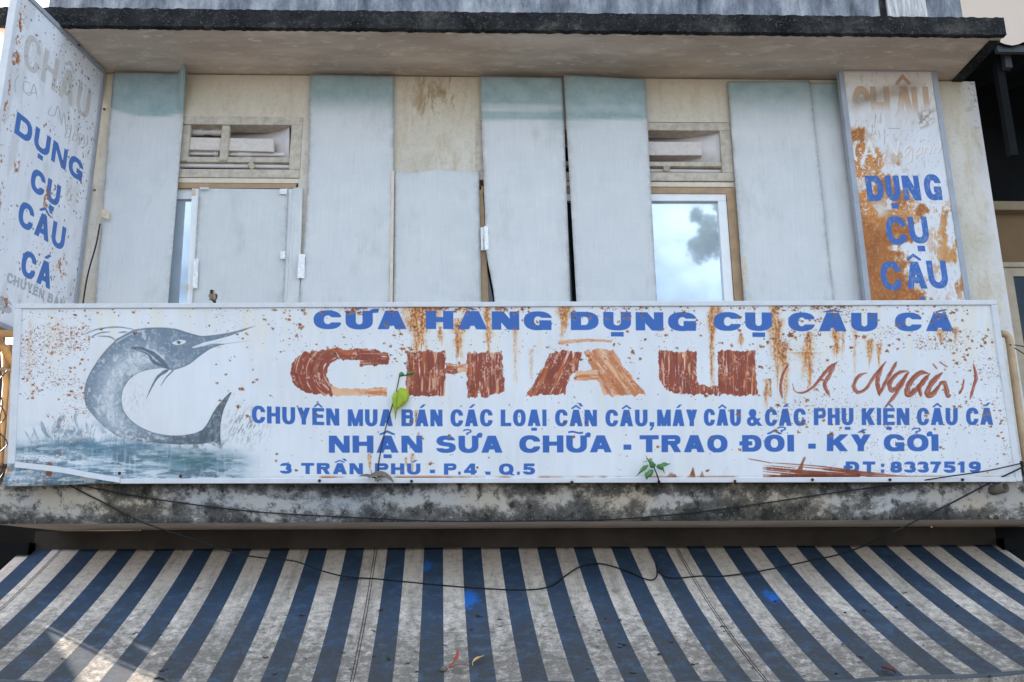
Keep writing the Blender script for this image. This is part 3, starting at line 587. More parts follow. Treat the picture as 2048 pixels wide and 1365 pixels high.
# ---- the upright board at the right (flat on the wall) and the one at the left (turned to the street)
RY = -0.14
RQ = [at(1678, 139, RY), at(1869, 140, RY), at(1956, 720, RY), at(1747, 720, RY)]
def paint_right():
    cv = Canvas(660, 1700, [proj(p) for p in RQ]); PX, PY = cv.PX, cv.PY
    F = (slice(0, cv.H), slice(0, cv.W))
    n = fbm(PX / 40, PY / 60, 4, 3)[..., None]
    cv.img[:] = AS(206, 218, 236).astype(np.float32) * (.95 + .07 * n)
    warm = 1 - sstep(150, 300, PY + 50 * fbm(PX / 60, PY / 40, 3, 9))
    cv.pt(F, warm * .75, AS(206, 204, 198))
    TAN, OR, ORD = AS(172, 140, 114), AS(176, 112, 40), AS(138, 82, 34)
    # faded name
    def fade(S, m):
        X, Y = PX[S], PY[S]; k = 1 - sstep(192, 226, Y + 14 * (vnoise(X / 20, Y / 20, 4) - .5) - (X - 1780) * .06)
        cv.pt(S, m * (.09 + .62 * k), TAN); cv.pt(S, m * k * .3 * (1 - sstep(150, 185, Y)), AS(150, 84, 58))
    for ch, x0, x1, xb in (('C', 1702, 1739, 6), ('H', 1739, 1778, 5), ('Â', 1785, 1828, 6), ('U', 1821, 1856, 7)):
        cv.text(ch, (x0 + xb, 257), (x1 + xb, 257), (x0, 174), 12, 17, TAN, cb=fade)
    # soot smear
    d = (PY - (188 - (PX - 1770) * .26)) / 14
    cv.pt(F, np.exp(-d * d) * (.35 + .6 * fbm(PX / 12, PY / 10, 4, 7)) * sstep(1685, 1720, PX) * (1 - sstep(1800, 1870, PX)) * .85, AS(122, 110, 96))
    d = np.hypot((PX - 1848 + (PY - 240) * .5) / 26, (PY - 238) / 26)
    cv.pt(F, (1 - sstep(.3, 1.1, d)) * sstep(.42, .62, fbm(PX / 6, PY / 6, 4, 3)) * .7, AS(126, 120, 106))
    # rust sheet on the left side and lower down
    nz = fbm(PX / 26, PY / 26, 5, 44, .62); fine = fbm(PX / 3.2, PY / 3.2, 3, 5)
    xe = np.interp(PY, [238, 262, 300, 350, 400, 430, 470, 520, 560, 600, 720], [1690, 1740, 1782, 1790, 1830, 1840, 1812, 1795, 1815, 1845, 1860])
    xl = np.interp(PY, [240, 720], [1698, 1752])
    k = sstep(-16, 14, xe - PX + (nz - .5) * 130) * sstep(248, 268, PY + (nz - .5) * 30)
    k = k * (1 - .9 * np.exp(-((PX - 1760) / 26) ** 2 - ((PY - 420) / 28) ** 2) * sstep(.4, .55, nz)) * (1 - .8 * sstep(.52, .60, fbm(PX / 20, PY / 40, 4, 71)) * (PY < 420))
    k2 = sstep(.48, .60, fbm(PX / 16, PY / 34, 4, 90, .65)) * sstep(1830, 1880, PX - (PY - 400) * .14) * sstep(390, 430, PY) * (1 - sstep(560, 600, PY) * .6)
    k = np.clip(k + k2 * .8, 0, 1)
    cv.pt(F, k * sstep(.30, .46, fine + .25 * (PY > 430)) * .97, OR)
    cv.pt(F, k * sstep(.44, .60, nz) * .8, ORD); cv.pt(F, k * sstep(.56, .66, fine) * .55, AS(214, 160, 92))
    cv.pt(F, k * sstep(420, 480, PY) * (1 - sstep(1790, 1830, PX)) * .55, ORD)
    # nickname kept white in the rust; its raised look is a painted grey offset shade
    W = lambda l: [(1660 + x / 5.933, 130 + y / 5.933) for x, y in l]
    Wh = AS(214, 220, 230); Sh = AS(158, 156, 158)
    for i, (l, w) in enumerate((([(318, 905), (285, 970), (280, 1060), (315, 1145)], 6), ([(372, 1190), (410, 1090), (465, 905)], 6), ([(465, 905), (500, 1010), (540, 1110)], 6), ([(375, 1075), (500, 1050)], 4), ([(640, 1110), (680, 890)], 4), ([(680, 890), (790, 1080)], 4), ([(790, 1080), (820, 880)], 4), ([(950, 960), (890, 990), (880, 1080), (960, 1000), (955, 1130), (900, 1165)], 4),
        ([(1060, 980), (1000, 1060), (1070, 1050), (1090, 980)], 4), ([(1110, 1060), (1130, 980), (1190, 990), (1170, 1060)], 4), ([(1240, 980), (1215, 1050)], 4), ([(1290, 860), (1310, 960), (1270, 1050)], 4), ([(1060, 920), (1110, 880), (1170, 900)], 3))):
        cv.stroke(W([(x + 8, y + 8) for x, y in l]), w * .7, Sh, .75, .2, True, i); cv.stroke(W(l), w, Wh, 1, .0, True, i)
    for x0, y0, x1, y1 in ((540, 580, 520, 760), (600, 570, 600, 700), (500, 700, 490, 850), (650, 760, 640, 960), (570, 780, 590, 860), (430, 1110, 430, 1250), (680, 760, 840, 758)):
        cv.stroke(W([(x0, y0), ((x0 + x1) / 2 + 4, (y0 + y1) / 2), (x1, y1)]), 1.0, AS(130, 118, 104), .7)
    RB = AS(52, 98, 182)
    for ch, x0, x1, yb, yt, s in (('D', 1732, 1768, 403, 352, 3.5), ('Ụ', 1771, 1801, 402, 352, 3), ('N', 1805, 1841, 402, 352, 3.5), ('G', 1848, 1883, 401, 350, 3.5), ('C', 1771, 1813, 490, 434, 3), ('Ụ', 1817, 1858, 487, 434, 4), ('C', 1761, 1803, 581, 524, 3), ('Â', 1811, 1853, 578, 524, 3.5), ('U', 1855, 1896, 577, 522, 4), ('C', 1774, 1816, 672, 612, 4), ('Á', 1824, 1868, 670, 612, 4)):
        cv.text(ch, (x0 + s, yb), (x1 + s * .6, yb), (x0 - s, yt), 12, 12.5, RB, wear=.25)
    cv.pt(F, sstep(.62, .72, fbm(PX / 4, PY / 9, 4, 17)) * .35, AS(170, 160, 150))
    return cv.image('upright_board_paint')

LA = math.radians(7.6)
LD = Vector((-math.sin(LA), -math.cos(LA), 0))          # from the wall out to the street
LI = at(209, 146, -0.04)
def on_left(px, py):
    nrm = Vector((LD.y, -LD.x, 0)); d = ray(px, py); return CAM + d * ((LI - CAM).dot(nrm) / d.dot(nrm))
L_out = (on_left(8, 160) - LI).dot(LD)
L_zt, L_zb = LI.z, on_left(6, 652).z
def LP(s, z): p = LI + LD * s; return Vector((p.x, p.y, z))
LQ = [LP(L_out, L_zt), LP(0, L_zt), LP(0, L_zb), LP(L_out, L_zb)]
def paint_left():
    cv = Canvas(700, 1780, [proj(p) for p in LQ]); PX, PY = cv.PX, cv.PY
    F = (slice(0, cv.H), slice(0, cv.W)); yy, xx = np.mgrid[0:cv.H, 0:cv.W].astype(np.float32)
    n = fbm(xx / 120, yy / 160, 4, 3)[..., None]; g = fbm(xx / 14, yy / 130, 3, 8)[..., None]
    cv.img[:] = AS(214, 227, 246).astype(np.float32) * (.94 + .06 * n + .05 * g)
    cv.pt(F, sstep(.55, .75, fbm(xx / 60, yy / 200, 3, 31)) * .3, AS(170, 176, 182))
    T1, T2, LBL, GR = AS(172, 172, 172), AS(186, 172, 164), AS(66, 112, 190), AS(158, 170, 186)
    # words are laid out in board coordinates found from three photo points each
    def word(t, bl, br, tl, stem, bar, col, gap=.16, op=1, wear=0.0):
        b = np.array(hap(cv.h, *bl)); r = np.array(hap(cv.h, *br)); u = np.array(hap(cv.h, *tl))
        yb = (b[1] + r[1]) / 2; inv = lambda q: tuple(float(w) for w in hap(cv.hi, q[0], q[1]))
        sub = Canvas.__new__(Canvas); sub.__dict__.update(cv.__dict__); sub.h = np.eye(3); sub.hi = np.eye(3)
        sub.text(t, (b[0], yb), (r[0], yb), (b[0], yb - abs(yb - u[1] - (yb - b[1]))), stem, bar, col, gap, op, wear)
    word('CHÂU', (44, 126), (176, 244), (50, 56), 32, 30, T1, .20, .62, .2)
    word('DỤNG', (29, 260), (162, 371), (34, 216), 31, 30, LBL)
    word('CỤ', (59, 379), (117, 415), (62, 332), 30, 30, LBL)
    word('CẦU', (34, 450), (127, 502), (36, 397), 30, 30, LBL)
    word('CÁ', (40, 548), (100, 580), (42, 494), 30, 30, LBL)
    word('CHUYÊN BÁN', (13, 562), (128, 622), (14, 541), 13, 13, GR, .16, .9)
    word('SỈ LẺ', (-8, 598), (120, 690), (-8, 570), 24, 22, GR, .2, .8)
    # scribbled nickname, only its outline left
    sub = Canvas.__new__(Canvas); sub.__dict__.update(cv.__dict__)
    W = lambda l: [(x / 2.07, y / 2.07) for x, y in l]
    for i, l in enumerate(([(80, 310), (62, 340), (64, 385)], [(125, 345), (100, 340), (98, 375), (125, 395), (140, 350), (158, 420)], [(110, 385), (150, 385)], [(215, 440), (200, 470), (225, 480), (240, 440), (255, 520)], [(255, 520), (265, 470), (275, 560)], [(280, 530), (270, 570), (290, 560), (295, 520), (285, 600)], [(310, 545), (300, 580), (322, 575), (320, 550)], [(330, 560), (328, 600), (345, 560), (350, 600)], [(362, 560), (360, 600), (330, 615)])):
        cv.stroke(W(l), 1.6, AS(138, 146, 158), .75, .2, True, i); cv.stroke(W([(x - 3, y) for x, y in l]), 1.0, AS(206, 214, 226), .6, .2, True, i)
    # chips and rust pits
    k = 0
    for i in range(2600):
        u = rng.random(); v = rng.random()
        x, y = u * cv.W, v * cv.H
        cl = vnoise(x / 70, y / 150, 5, 2)
        w = .25 + .5 * (u > .45) + .5 * (u < .14) + .3 * (abs(u - .6) < .12)
        if rng.random() > w * (cl > .40) + .06: continue
        r = 1.4 + 4.2 * rng.random() ** 4; S = (slice(max(0, int(y - 3 * r)), int(y + 4 * r) + 1), slice(max(0, int(x - 3 * r)), int(x + 3 * r) + 1))
        X, Y = xx[S], yy[S]
        if X.size == 0: continue
        d = np.hypot((X - x) / r, (Y - y) / (r * (1.2 + .8 * rng.random()))) / (.55 + .9 * vnoise(X * .3, Y * .3, x, y))
        c = AS(150, 92, 60) if (u < .14 or rng.random() < .28) else AS(92, 92, 96)
        cv.pt(S, (1 - sstep(.7, 1.1, d)) * .85, c)
    for u, v, ru, rv in ((.05, .12, 30, 90), (.07, .22, 24, 60), (.04, .36, 18, 120), (.10, .66, 22, 50), (.04, .80, 18, 60), (.22, .52, 16, 60), (.80, .74, 40, 60), (.55, .56, 26, 60), (.68, .88, 16, 26), (.78, .50, 14, 40), (.30, .93, 20, 30)):
        x, y = u * cv.W, v * cv.H; S = (slice(max(0, int(y - 2 * rv)), int(y + 2 * rv)), slice(max(0, int(x - 2 * ru)), int(x + 2 * ru)))
        X, Y = xx[S], yy[S]; d = np.hypot((X - x) / ru, (Y - y) / rv)
        m = (1 - sstep(.4, 1.6, d)) * sstep(.48, .60, fbm(X / 12, Y / 22, 4, u * 90))
        cv.pt(S, m * .9, AS(168, 112, 78)); cv.pt(S, m * sstep(.5, .6, fbm(X / 6, Y / 9, 3, 8)) * .8, AS(126, 70, 48))
    return cv.image('turned_board_paint')

# ================================================================== materials
k = NM('concrete_dark', .95, .15)
n1 = k.noise(3.0, 9, .68); n2 = k.noise(26, 8, .7); n3 = k.noise(60, 4, .6)
c = k.ramp(n1, [(.36, AL(22, 26, 31)), (.55, AL(44, 48, 53)), (.68, AL(78, 80, 80))])
c = k.mix(k.ramp(n2, [(.52, 0.), (.66, .75)]), c, AL(18, 20, 24)); c = k.mix(k.ramp(n3, [(.60, 0.), (.70, .6)]), c, AL(120, 120, 118)); c = k.mix(k.ramp(k.noise(7, 9, .75), [(.56, 0.), (.66, .45)]), c, AL(104, 102, 98))
k.col(c).bump(k.noise(34, 8, .7), .7, .02); M['fascia'] = k.m
k = NM('parapet_plaster', .95, .15)
n1 = k.noise(1.0, 9, .7, k.map((6, 6, 1.6))); n2 = k.noise(40, 6, .7)
c = k.ramp(n1, [(.32, AL(70, 78, 92)), (.48, AL(116, 128, 146)), (.66, AL(168, 180, 196))]); c = k.mix(k.ramp(n2, [(.54, 0.), (.68, .6)]), c, AL(60, 66, 76))
k.col(c).bump(n2, .4, .01); M['parapet'] = k.m
k = NM('parapet_strip', .95, .15)
c = k.ramp(k.noise(1.0, 8, .7, k.map((26, 26, 3))), [(.35, AL(120, 130, 146)), (.55, AL(190, 198, 210)), (.7, AL(214, 220, 230))]); k.col(c); M['parapet_strip'] = k.m
k = NM('soffit_plaster', .92, .15)
n1 = k.noise(1.0, 7, .62, k.map((.9, 3.2, 1))); n2 = k.noise(1.0, 9, .7, k.map((3.2, 9, 1))); n3 = k.noise(1.0, 5, .6, k.map((7, 17, 1)))
c = k.ramp(n1, [(.30, AL(166, 161, 154)), (.50, AL(186, 181, 175)), (.66, AL(204, 201, 196))])
c = k.mix(k.ramp(n2, [(.52, 0.), (.62, .48)]), c, AL(220, 217, 212)); c = k.mix(k.ramp(n3, [(.63, 0.), (.66, .6)]), c, AL(226, 223, 219))
c = k.mix(k.ramp(k.axis(k.pos, 1), [(.0, 1.), (1., 1.)]), c, c)
c = k.mix(k.ramp(k.noise(16, 8, .7), [(.6, 0.), (.74, .2)]), c, AL(130, 122, 112))
k.col(c).bump(n2, .25, .01); M['soffit'] = k.m
def wallmat(name, stain, edge):
    k = NM(name, .9, .2)
    n1 = k.noise(1.4, 8, .62); n2 = k.noise(1.0, 9, .7, k.map((9, 9, 2.2))); n3 = k.noise(22, 7, .65)
    c = k.ramp(n1, [(.34, AL(190, 193, 188)), (.52, AL(200, 204, 203)), (.68, AL(206, 211, 213))])
    c = k.mix(k.ramp(n2, [(.50, 0.), (.68, .55)]), c, AL(168, 156, 130)); c = k.mix(k.ramp(n3, [(.56, 0.), (.70, .40)]), c, AL(146, 136, 114))
    c = k.mix(k.ramp(k.noise(3.2, 12, .8), [(.495, 0.), (.50, .5), (.505, 0.)]), c, AL(110, 100, 80))
    zz = k.axis(k.pos, 2)
    up = k.math('MULTIPLY', k.math('SUBTRACT', zz, at(900, 330).z, True), 1.0); c = k.mix(k.math('MULTIPLY', up, .5, True), c, AL(198, 191, 168))
    if stain:
        xx_ = k.axis(k.pos, 0); xc = at(875, 240).x
        g = k.math('SUBTRACT', 1.0, k.math('MULTIPLY', k.math('ABSOLUTE', k.math('SUBTRACT', xx_, xc)), 2.9), True)
        gz = k.math('MULTIPLY', k.math('SUBTRACT', zz, at(900, 345).z), 1.6, True)
        s1 = k.ramp(k.noise(1.0, 9, .72, k.map((7, 7, 2.6)), .6), [(.50, 0.), (.62, 1.)])
        f = k.math('MULTIPLY', k.math('MULTIPLY', g, 1.5, True), k.math('MULTIPLY', s1, gz))
        c = k.mix(k.math('MULTIPLY', f, .8, True), c, AL(142, 122, 84))
        s2 = k.ramp(k.noise(1.0, 6, .7, k.map((34, 34, 16))), [(.62, 0.), (.68, 1.)])
        c = k.mix(k.math('MULTIPLY', k.math('MULTIPLY', s2, g), .75, True), c, AL(94, 82, 58))
    if edge:
        xx_ = k.axis(k.pos, 0)
        g = k.math('MULTIPLY', k.math('SUBTRACT', xx_, edge - .20), 5.5, True)
        s1 = k.ramp(k.math('ADD', k.noise(5, 8, .7), k.math('MULTIPLY', g, .22)), [(.58, 0.), (.70, .9)])
        c = k.mix(k.math('MULTIPLY', s1, g, True), c, AL(200, 208, 220))
        c = k.mix(k.math('MULTIPLY', k.math('MULTIPLY', k.ramp(k.noise(11, 8, .7), [(.52, 0.), (.6, .8)]), g), k.math('MULTIPLY', k.math('SUBTRACT', zz, at(1950, 330).z), 1.2, True), True), c, AL(124, 116, 96))
    k.col(c).bump(n3, .3, .008); return k.m
k = NM('ledge_concrete', .95, .15)
n1 = k.noise(1.0, 10, .7, k.map((1.7, 1.7, 2.6)), .5); n2 = k.noise(1.0, 9, .72, k.map((11, 11, 9))); n3 = k.noise(55, 6, .7); n4 = k.noise(1.0, 6, .6, k.map((.8, .8, 1.0), None, (5, 2, 3)))
c = k.ramp(n4, [(.38, AL(146, 156, 168)), (.5, AL(166, 172, 180)), (.62, AL(170, 166, 156))])
zz = k.axis(k.pos, 2)
Zl = at(1024, 1000, -.9).z
hz = k.math('MULTIPLY', k.math('ABSOLUTE', k.math('SUBTRACT', zz, Zl)), .75)         # mould gathers along the top and the drip edge
f = k.ramp(k.math('ADD', k.math('ADD', k.math('MULTIPLY', n1, .62), k.math('MULTIPLY', k.noise(9, 10, .78), .38)), hz), [(.51, 0.), (.57, .75), (.66, .97)])
c = k.mix(f, c, AL(40, 42, 42)); c = k.mix(k.ramp(k.math('ADD', n2, k.math('MULTIPLY', hz, .4)), [(.55, 0.), (.64, .85)]), c, AL(38, 40, 40))
c = k.mix(k.ramp(n3, [(.60, 0.), (.68, .65)]), c, AL(176, 172, 160))
k.col(c).bump(k.math('ADD', n2, n3), .6, .012); M['ledge'] = k.m
M['lower_wall'] = simple('lower_wall_plaster', AL(70, 69, 68), .95, .1, .35, 3)  # darkened base; shade under the ledge is partly in this colour
M['ledge_soffit'] = simple('ledge_soffit_plaster', AL(186, 182, 176), .95, .1, .25, 3)
k = NM('sheet_vinyl', .75, .25)
a = k.attr('stain'); rib = k.noise(1.0, 3, .5, k.map((150, 150, 3))); rb2 = k.noise(1.0, 3, .5, k.map((4, 4, 160))); n = k.noise(5, 8, .65); gr = k.noise(2.0, 9, .7, k.map((2, 2, .8)))
c = k.ramp(n, [(.3, AL(198, 211, 226)), (.6, AL(206, 218, 231)), (.75, AL(210, 221, 233))])
tl = k.ramp(k.noise(7, 8, .7), [(.32, AL(128, 159, 172)), (.6, AL(153, 180, 191))])
oi = k.n.new('ShaderNodeObjectInfo'); c = k.mix(k.math('MULTIPLY', oi.outputs['Random'], .35), c, AL(176, 190, 202))
c = k.mix(a.outputs['Fac'], c, tl)
c = k.mix(k.ramp(rib, [(.40, .07), (.60, .0)]), c, AL(120, 134, 146)); c = k.mix(k.ramp(rb2, [(.42, .03), (.60, .0)]), c, AL(130, 142, 154))
c = k.mix(k.ramp(gr, [(.55, 0.), (.74, .35)]), c, AL(150, 154, 154)); c = k.mix(k.ramp(k.noise(70, 5, .7), [(.70, 0.), (.76, .35)]), c, AL(110, 114, 116))
ed_ = k.attr('edge'); en = k.math('MULTIPLY', ed_.outputs['Fac'], k.ramp(k.noise(9, 9, .75), [(.40, 0.), (.62, 1.)]))
c = k.mix(k.math('MULTIPLY', en, .75, True), c, AL(128, 132, 132))
c = k.mix(k.ramp(k.noise(1.0, 7, .7, k.map((30, 30, 2.0))), [(.62, 0.), (.72, .22)]), c, AL(134, 138, 138))
k.col(c).bump(k.math('ADD', rib, rb2), .25, .004); M['sheet'] = k.m
def cloth(name, c0, c1, grime):
    k = NM(name, .9, .15)
    n1 = k.noise(3.5, 10, .60); n2 = k.noise(17, 10, .72); n3 = k.noise(60, 6, .75); st = k.noise(1.0, 8, .72, k.map((9, 1.4, 1.4)))
    c = k.ramp(n1, [(.25, c0), (.75, c1)])
    out = k.math('MULTIPLY', k.math('SUBTRACT', k.math('MULTIPLY', k.axis(k.pos, 1), -1.0), .35), .9, True)   # dirt collects on the outer half
    g = k.math('ADD', n2, k.math('MULTIPLY', out, .27))
    c = k.mix(k.ramp(g, [(.50, .0), (.64, .34), (.80, .92)]), c, grime)
    c = k.mix(k.ramp(k.math('ADD', st, k.math('MULTIPLY', out, .10)), [(.52, .0), (.68, .5)]), c, grime)
    c = k.mix(k.ramp(k.math('ADD', n3, k.math('MULTIPLY', out, .05)), [(.56, .0), (.68, .6)]), c, AL(52, 52, 54))
    c = k.mix(k.ramp(k.noise(1.0, 3, .5, k.map((190, 50, 50))), [(.35, .12), (.6, 0.)]), c, AL(60, 60, 60))
    k.col(c).bump(n2, .2, .006); return k
M['cloth_white'] = cloth('awning_white_cloth', AL(203, 202, 201), AL(217, 216, 215), AL(112, 111, 109)).m
k = cloth('awning_blue_cloth', AL(42, 64, 95), AL(58, 84, 116), AL(66, 70, 74))
src = k.b.inputs['Base Color'].links[0].from_socket
c = k.mix(k.ramp(k.noise(10, 10, .78), [(.50, 0.), (.72, .5)]), src, AL(84, 118, 156))
for px, py, r in ((937, 1232, .085), (855, 1122, .05), (1545, 1204, .06)):
    p = at(px, py, -.7 if py > 1180 else -.25)
    dn = k.n.new('ShaderNodeVectorMath'); dn.operation = 'DISTANCE'
    k.l.new(k.map((1, .6, 0)), dn.inputs[0]); dn.inputs[1].default_value = (p.x, p.y * .6, 0)
    mk = k.math('SUBTRACT', 1.0, k.math('DIVIDE', k.math('ADD', dn.outputs['Value'], k.math('MULTIPLY', k.math('SUBTRACT', k.noise(26, 7, .75), .5), .22)), r), True)
    c = k.mix(k.math('MULTIPLY', mk, 1.6, True), c, AL(40, 104, 194))
k.col(c); M['cloth_blue'] = k.m
M['alu'] = simple('white_aluminium', AL(206, 220, 238), .45, .4, .06, 9)
M['alu_bright'] = simple('bright_aluminium', AL(226, 236, 248), .35, .5, .05, 9)
M['frame_grey'] = simple('grey_painted_frame', AL(150, 164, 184), .5, .4, .15, 9)
M['frame_white'] = simple('white_painted_frame', AL(200, 213, 230), .5, .4, .10, 12)
M['wood'] = simple('bare_brown_wood', AL(164, 146, 124), .8, .2, .22, 9)
M['vent'] = simple('vent_concrete', AL(186, 186, 181), .9, .15, .30, 18, 0, .35)
M['strip'] = simple('cream_plaster_strip', AL(206, 206, 200), .9, .15, .12, 16)
M['pvc'] = simple('white_plastic_pipe', AL(204, 210, 222), .4, .4, .10, 9)
M['board'] = simple('whitewashed_board', AL(204, 207, 212), .85, .2, .16, 26, 0, .4)
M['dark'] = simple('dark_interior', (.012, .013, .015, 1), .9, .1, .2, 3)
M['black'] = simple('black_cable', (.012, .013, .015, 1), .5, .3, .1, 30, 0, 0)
M['tape'] = simple('foil_tape', AL(206, 216, 228), .32, .6, .18, 40, .6, .8)
M['tan_tape'] = simple('tan_tape', AL(200, 194, 178), .7, .3, .15, 40)
M['pipe_tan'] = simple('tan_drain_pipe', AL(176, 160, 136), .7, .3, .25, 12)
M['pipe_grey'] = simple('grey_drain_pipe', AL(96, 94, 90), .8, .2, .35, 30)
M['bamboo'] = simple('bamboo', AL(196, 160, 112), .6, .3, .35, 8)
M['bamboo_grey'] = simple('weathered_bamboo', AL(140, 128, 112), .75, .2, .35, 8)
M['plank'] = simple('pale_plank', AL(200, 196, 190), .85, .2, .2, 8)
M['rusty'] = simple('rusty_screw', AL(74, 46, 34), .9, .2, .3, 60)
M['deep_dark'] = simple('shade_and_dark_metal', (.010, .011, .012, 1), .85, .15, .4, 2)  # near-black for dark metal, and for deep shade put into the colour
M['nb_wall'] = simple('neighbour_plaster', AL(120, 104, 84), .95, .1, .2, 2)
M['nb_beam'] = simple('neighbour_beam', AL(150, 142, 126), .95, .1, .2, 5)
M['nb_frame'] = simple('neighbour_window_frame', AL(176, 172, 160), .8, .2, .2, 9)
M['tall'] = simple('beige_render', AL(198, 192, 188), .95, .1, .04, 1)
M['iron'] = simple('blue_grey_iron', AL(70, 78, 88), .7, .3, .3, 8)
M['leaf_y'] = simple('yellow_green_leaf', AL(150, 176, 40), .5, .4, .3, 22)
M['leaf_g'] = simple('green_leaf', AL(74, 128, 74), .5, .4, .35, 30)
M['leaf_d'] = simple('dry_leaf', AL(112, 108, 102), .8, .2, .4, 60)
M['leaf_t'] = simple('tan_leaf', AL(206, 176, 116), .7, .2, .2, 60)
M['leaf_r'] = simple('red_brown_leaf', AL(120, 70, 62), .7, .2, .3, 60)
M['wing_r'] = simple('red_seed_wing', AL(156, 76, 66), .6, .3, .25, 60)
M['stem'] = simple('dark_stem', AL(62, 44, 46), .7, .2, .3, 60)
M['litter'] = simple('dark_leaf_litter', AL(56, 52, 48), .9, .1, .4, 60)
M['crown'] = simple('tree_foliage', (.05, .08, .05, 1), .6, .3, .5, 1.5, 0, 0)
M['bark'] = simple('tree_bark', (.12, .10, .08, 1), .9, .1, .3, 4)
M['asphalt'] = simple('asphalt', (.075, .075, .075, 1), .9, .2, .3, 6)
M['paving'] = simple('paving', (.13, .126, .122, 1), .9, .2, .2, 3)
k = NM('mirror_glass', .04, .5); k.col(k.ramp(k.noise(5, 8, .7), [(.45, (.64, .72, .80, 1)), (.75, (.56, .62, .68, 1))])); k.b.inputs['Metallic'].default_value = .42
k.b.inputs['Roughness'].default_value = .09
dr = k.ramp(k.noise(1.0, 6, .7, k.map((42, 42, 3.5))), [(.66, 0.), (.70, 1.)])
k.l.new(k.math('ADD', k.math('MULTIPLY', dr, .4), .032), k.b.inputs['Roughness'])
k.col(k.mix(k.math('MULTIPLY', dr, .6), k.b.inputs['Base Color'].links[0].from_socket, (.12, .13, .14, 1)))
M['glass'] = k.m
k = NM('dark_glass', .05, .5); k.col((.012, .016, .02, 1)); M['glass_dark'] = k.m

# ================================================================== setting
def sheet_mesh(name, x0, x1, y0, y1, z, mat, label=None):
    b = MB(); b.add([(x0, y0, z), (x1, y0, z), (x1, y1, z), (x0, y1, z)], [(0, 1, 2, 3)])
    return tag(b.build(name, mat), kind='structure')
sheet_mesh('ground', -300, 300, -300, 300, -.14, M['paving'])
sheet_mesh('road', -200, 200, -14, -3.2, -.10, M['asphalt'])
b = MB(); b.box(-60, 60, -3.2, -.0, -.135, 0.0); tag(b.build('pavement', M['paving']), kind='structure')

# ================================================================== the shop building
X = lambda px, py, Y=0.0: at(px, py, Y).x
Z = lambda px, py, Y=0.0: at(px, py, Y).z
XL, XR = X(168, 400), X(2003, 512)
ZR = Z(1024, 153)                                       # underside of the roof slab
YF = -.71                                               # front of the roof slab
YL = -.90                                               # front of the ledge
ZLB = Z(1024, 1044, YL); ZLT = ZLB + .40
shop = empty('shop_building', (0, 0, 0), 'weathered two storey shop with cream upper wall, roof slab and mouldy concrete ledge', 'building')
def holed(b, xs, zs, holes, y0, y1):
    n = lambda i, j: any(h[0] <= xs[i] + 1e-6 and xs[i + 1] <= h[1] + 1e-6 and h[2] <= zs[j] + 1e-6 and zs[j + 1] <= h[3] + 1e-6 for h in holes)
    for i in range(len(xs) - 1):
        for j in range(len(zs) - 1):
            if n(i, j): continue
            a, c, d, e = xs[i], xs[i + 1], zs[j], zs[j + 1]
            b.add([(a, y0, d), (c, y0, d), (c, y0, e), (a, y0, e)], [(0, 1, 2, 3)])
            b.add([(a, y1, d), (c, y1, d), (c, y1, e), (a, y1, e)], [(3, 2, 1, 0)])
            for ok, q in ((i == 0 or n(i - 1, j), [(a, y0, d), (a, y1, d), (a, y1, e), (a, y0, e)]), (i == len(xs) - 2 or n(i + 1, j), [(c, y0, d), (c, y1, d), (c, y1, e), (c, y0, e)]),
                          (j == 0 or n(i, j - 1), [(a, y0, d), (c, y0, d), (c, y1, d), (a, y1, d)]), (j == len(zs) - 2 or n(i, j + 1), [(a, y0, e), (c, y0, e), (c, y1, e), (a, y1, e)])):
                if ok: b.add(q, [(0, 1, 2, 3)])
h1 = (X(255, 300), X(601, 300), Z(480, 680), Z(480, 234))
h2 = (X(958, 420), X(1466, 370), Z(1200, 680), Z(1400, 245))
xs = sorted([XL, XR, h1[0], h1[1], h2[0], h2[1]]); zs = sorted([ZLB + .012, ZR - .012, h1[2], h1[3], h2[2], h2[3]])
b = MB(); holed(b, xs, zs, (h1, h2), 0, .22); b.build('wall', wallmat('cream_wall', True, XR), shop)
b = MB(); b.box(XL + .002, XL + .22, .222, 5, ZLB + .012, ZR - .012); b.build('side_wall', wallmat('cream_side_wall', False, 0), shop)
b = MB(); b.box(XR - .22, XR - .002, .222, 5, ZLB + .012, ZR - .012); b.build('side_wall', M['nb_wall'], shop)
b = MB(); b.box(XL + .25, XR - .25, 1.3, 1.36, ZLB + .02, ZR - .02); b.build('inner_wall', M['dark'], shop)  # near-black wall; the room's darkness is put into its colour
zt = Z(1024, 25, YF); xr_ = X(2010, 50, YF)
b = MB(); b.box(XL - .55, xr_ - .001, YF + .012, 5.2, ZR, zt - .01); b.build('roof_slab', M['soffit'], shop)
# ragged fascia strip in front of the slab
b = MB(); n = 260; rr = random.Random(3); x0, x1 = XL - .56, xr_; lo = []; up = []
for i in range(n + 1):
    x = x0 + (x1 - x0) * i / n
    lo.append((x, ZR - .012 + rr.uniform(-.006, .006))); up.append((x, zt + rr.uniform(-.006, .006)))
vs = []
for (x, z), (_, z2) in zip(lo, up): vs += [(x, YF, z), (x, YF, z2), (x, YF + .10, z2 + .004), (x, YF + .05, z)]
fs = []
for i in range(n):
    a = 4 * i; c = a + 4
    fs += [(a, c, c + 1, a + 1), (a + 1, c + 1, c + 2, a + 2), (a, a + 3, c + 3, c)]
fs += [(0, 1, 2, 3), (4 * n + 3, 4 * n + 2, 4 * n + 1, 4 * n)]
b.add(vs, fs); b.build('fascia', M['fascia'], shop)
b = MB(); b.box(xr_ - .09, xr_ + .004, YF + .10, 1.6, ZR - .018, zt + .004); b.build('fascia', M['fascia'], shop)
YP = -.40; xp = X(1922, 12, YP)
b = MB(); b.box(XL - .3, xp, YP, 5, zt + .003, zt + 1.1); b.build('parapet', M['parapet'], shop)
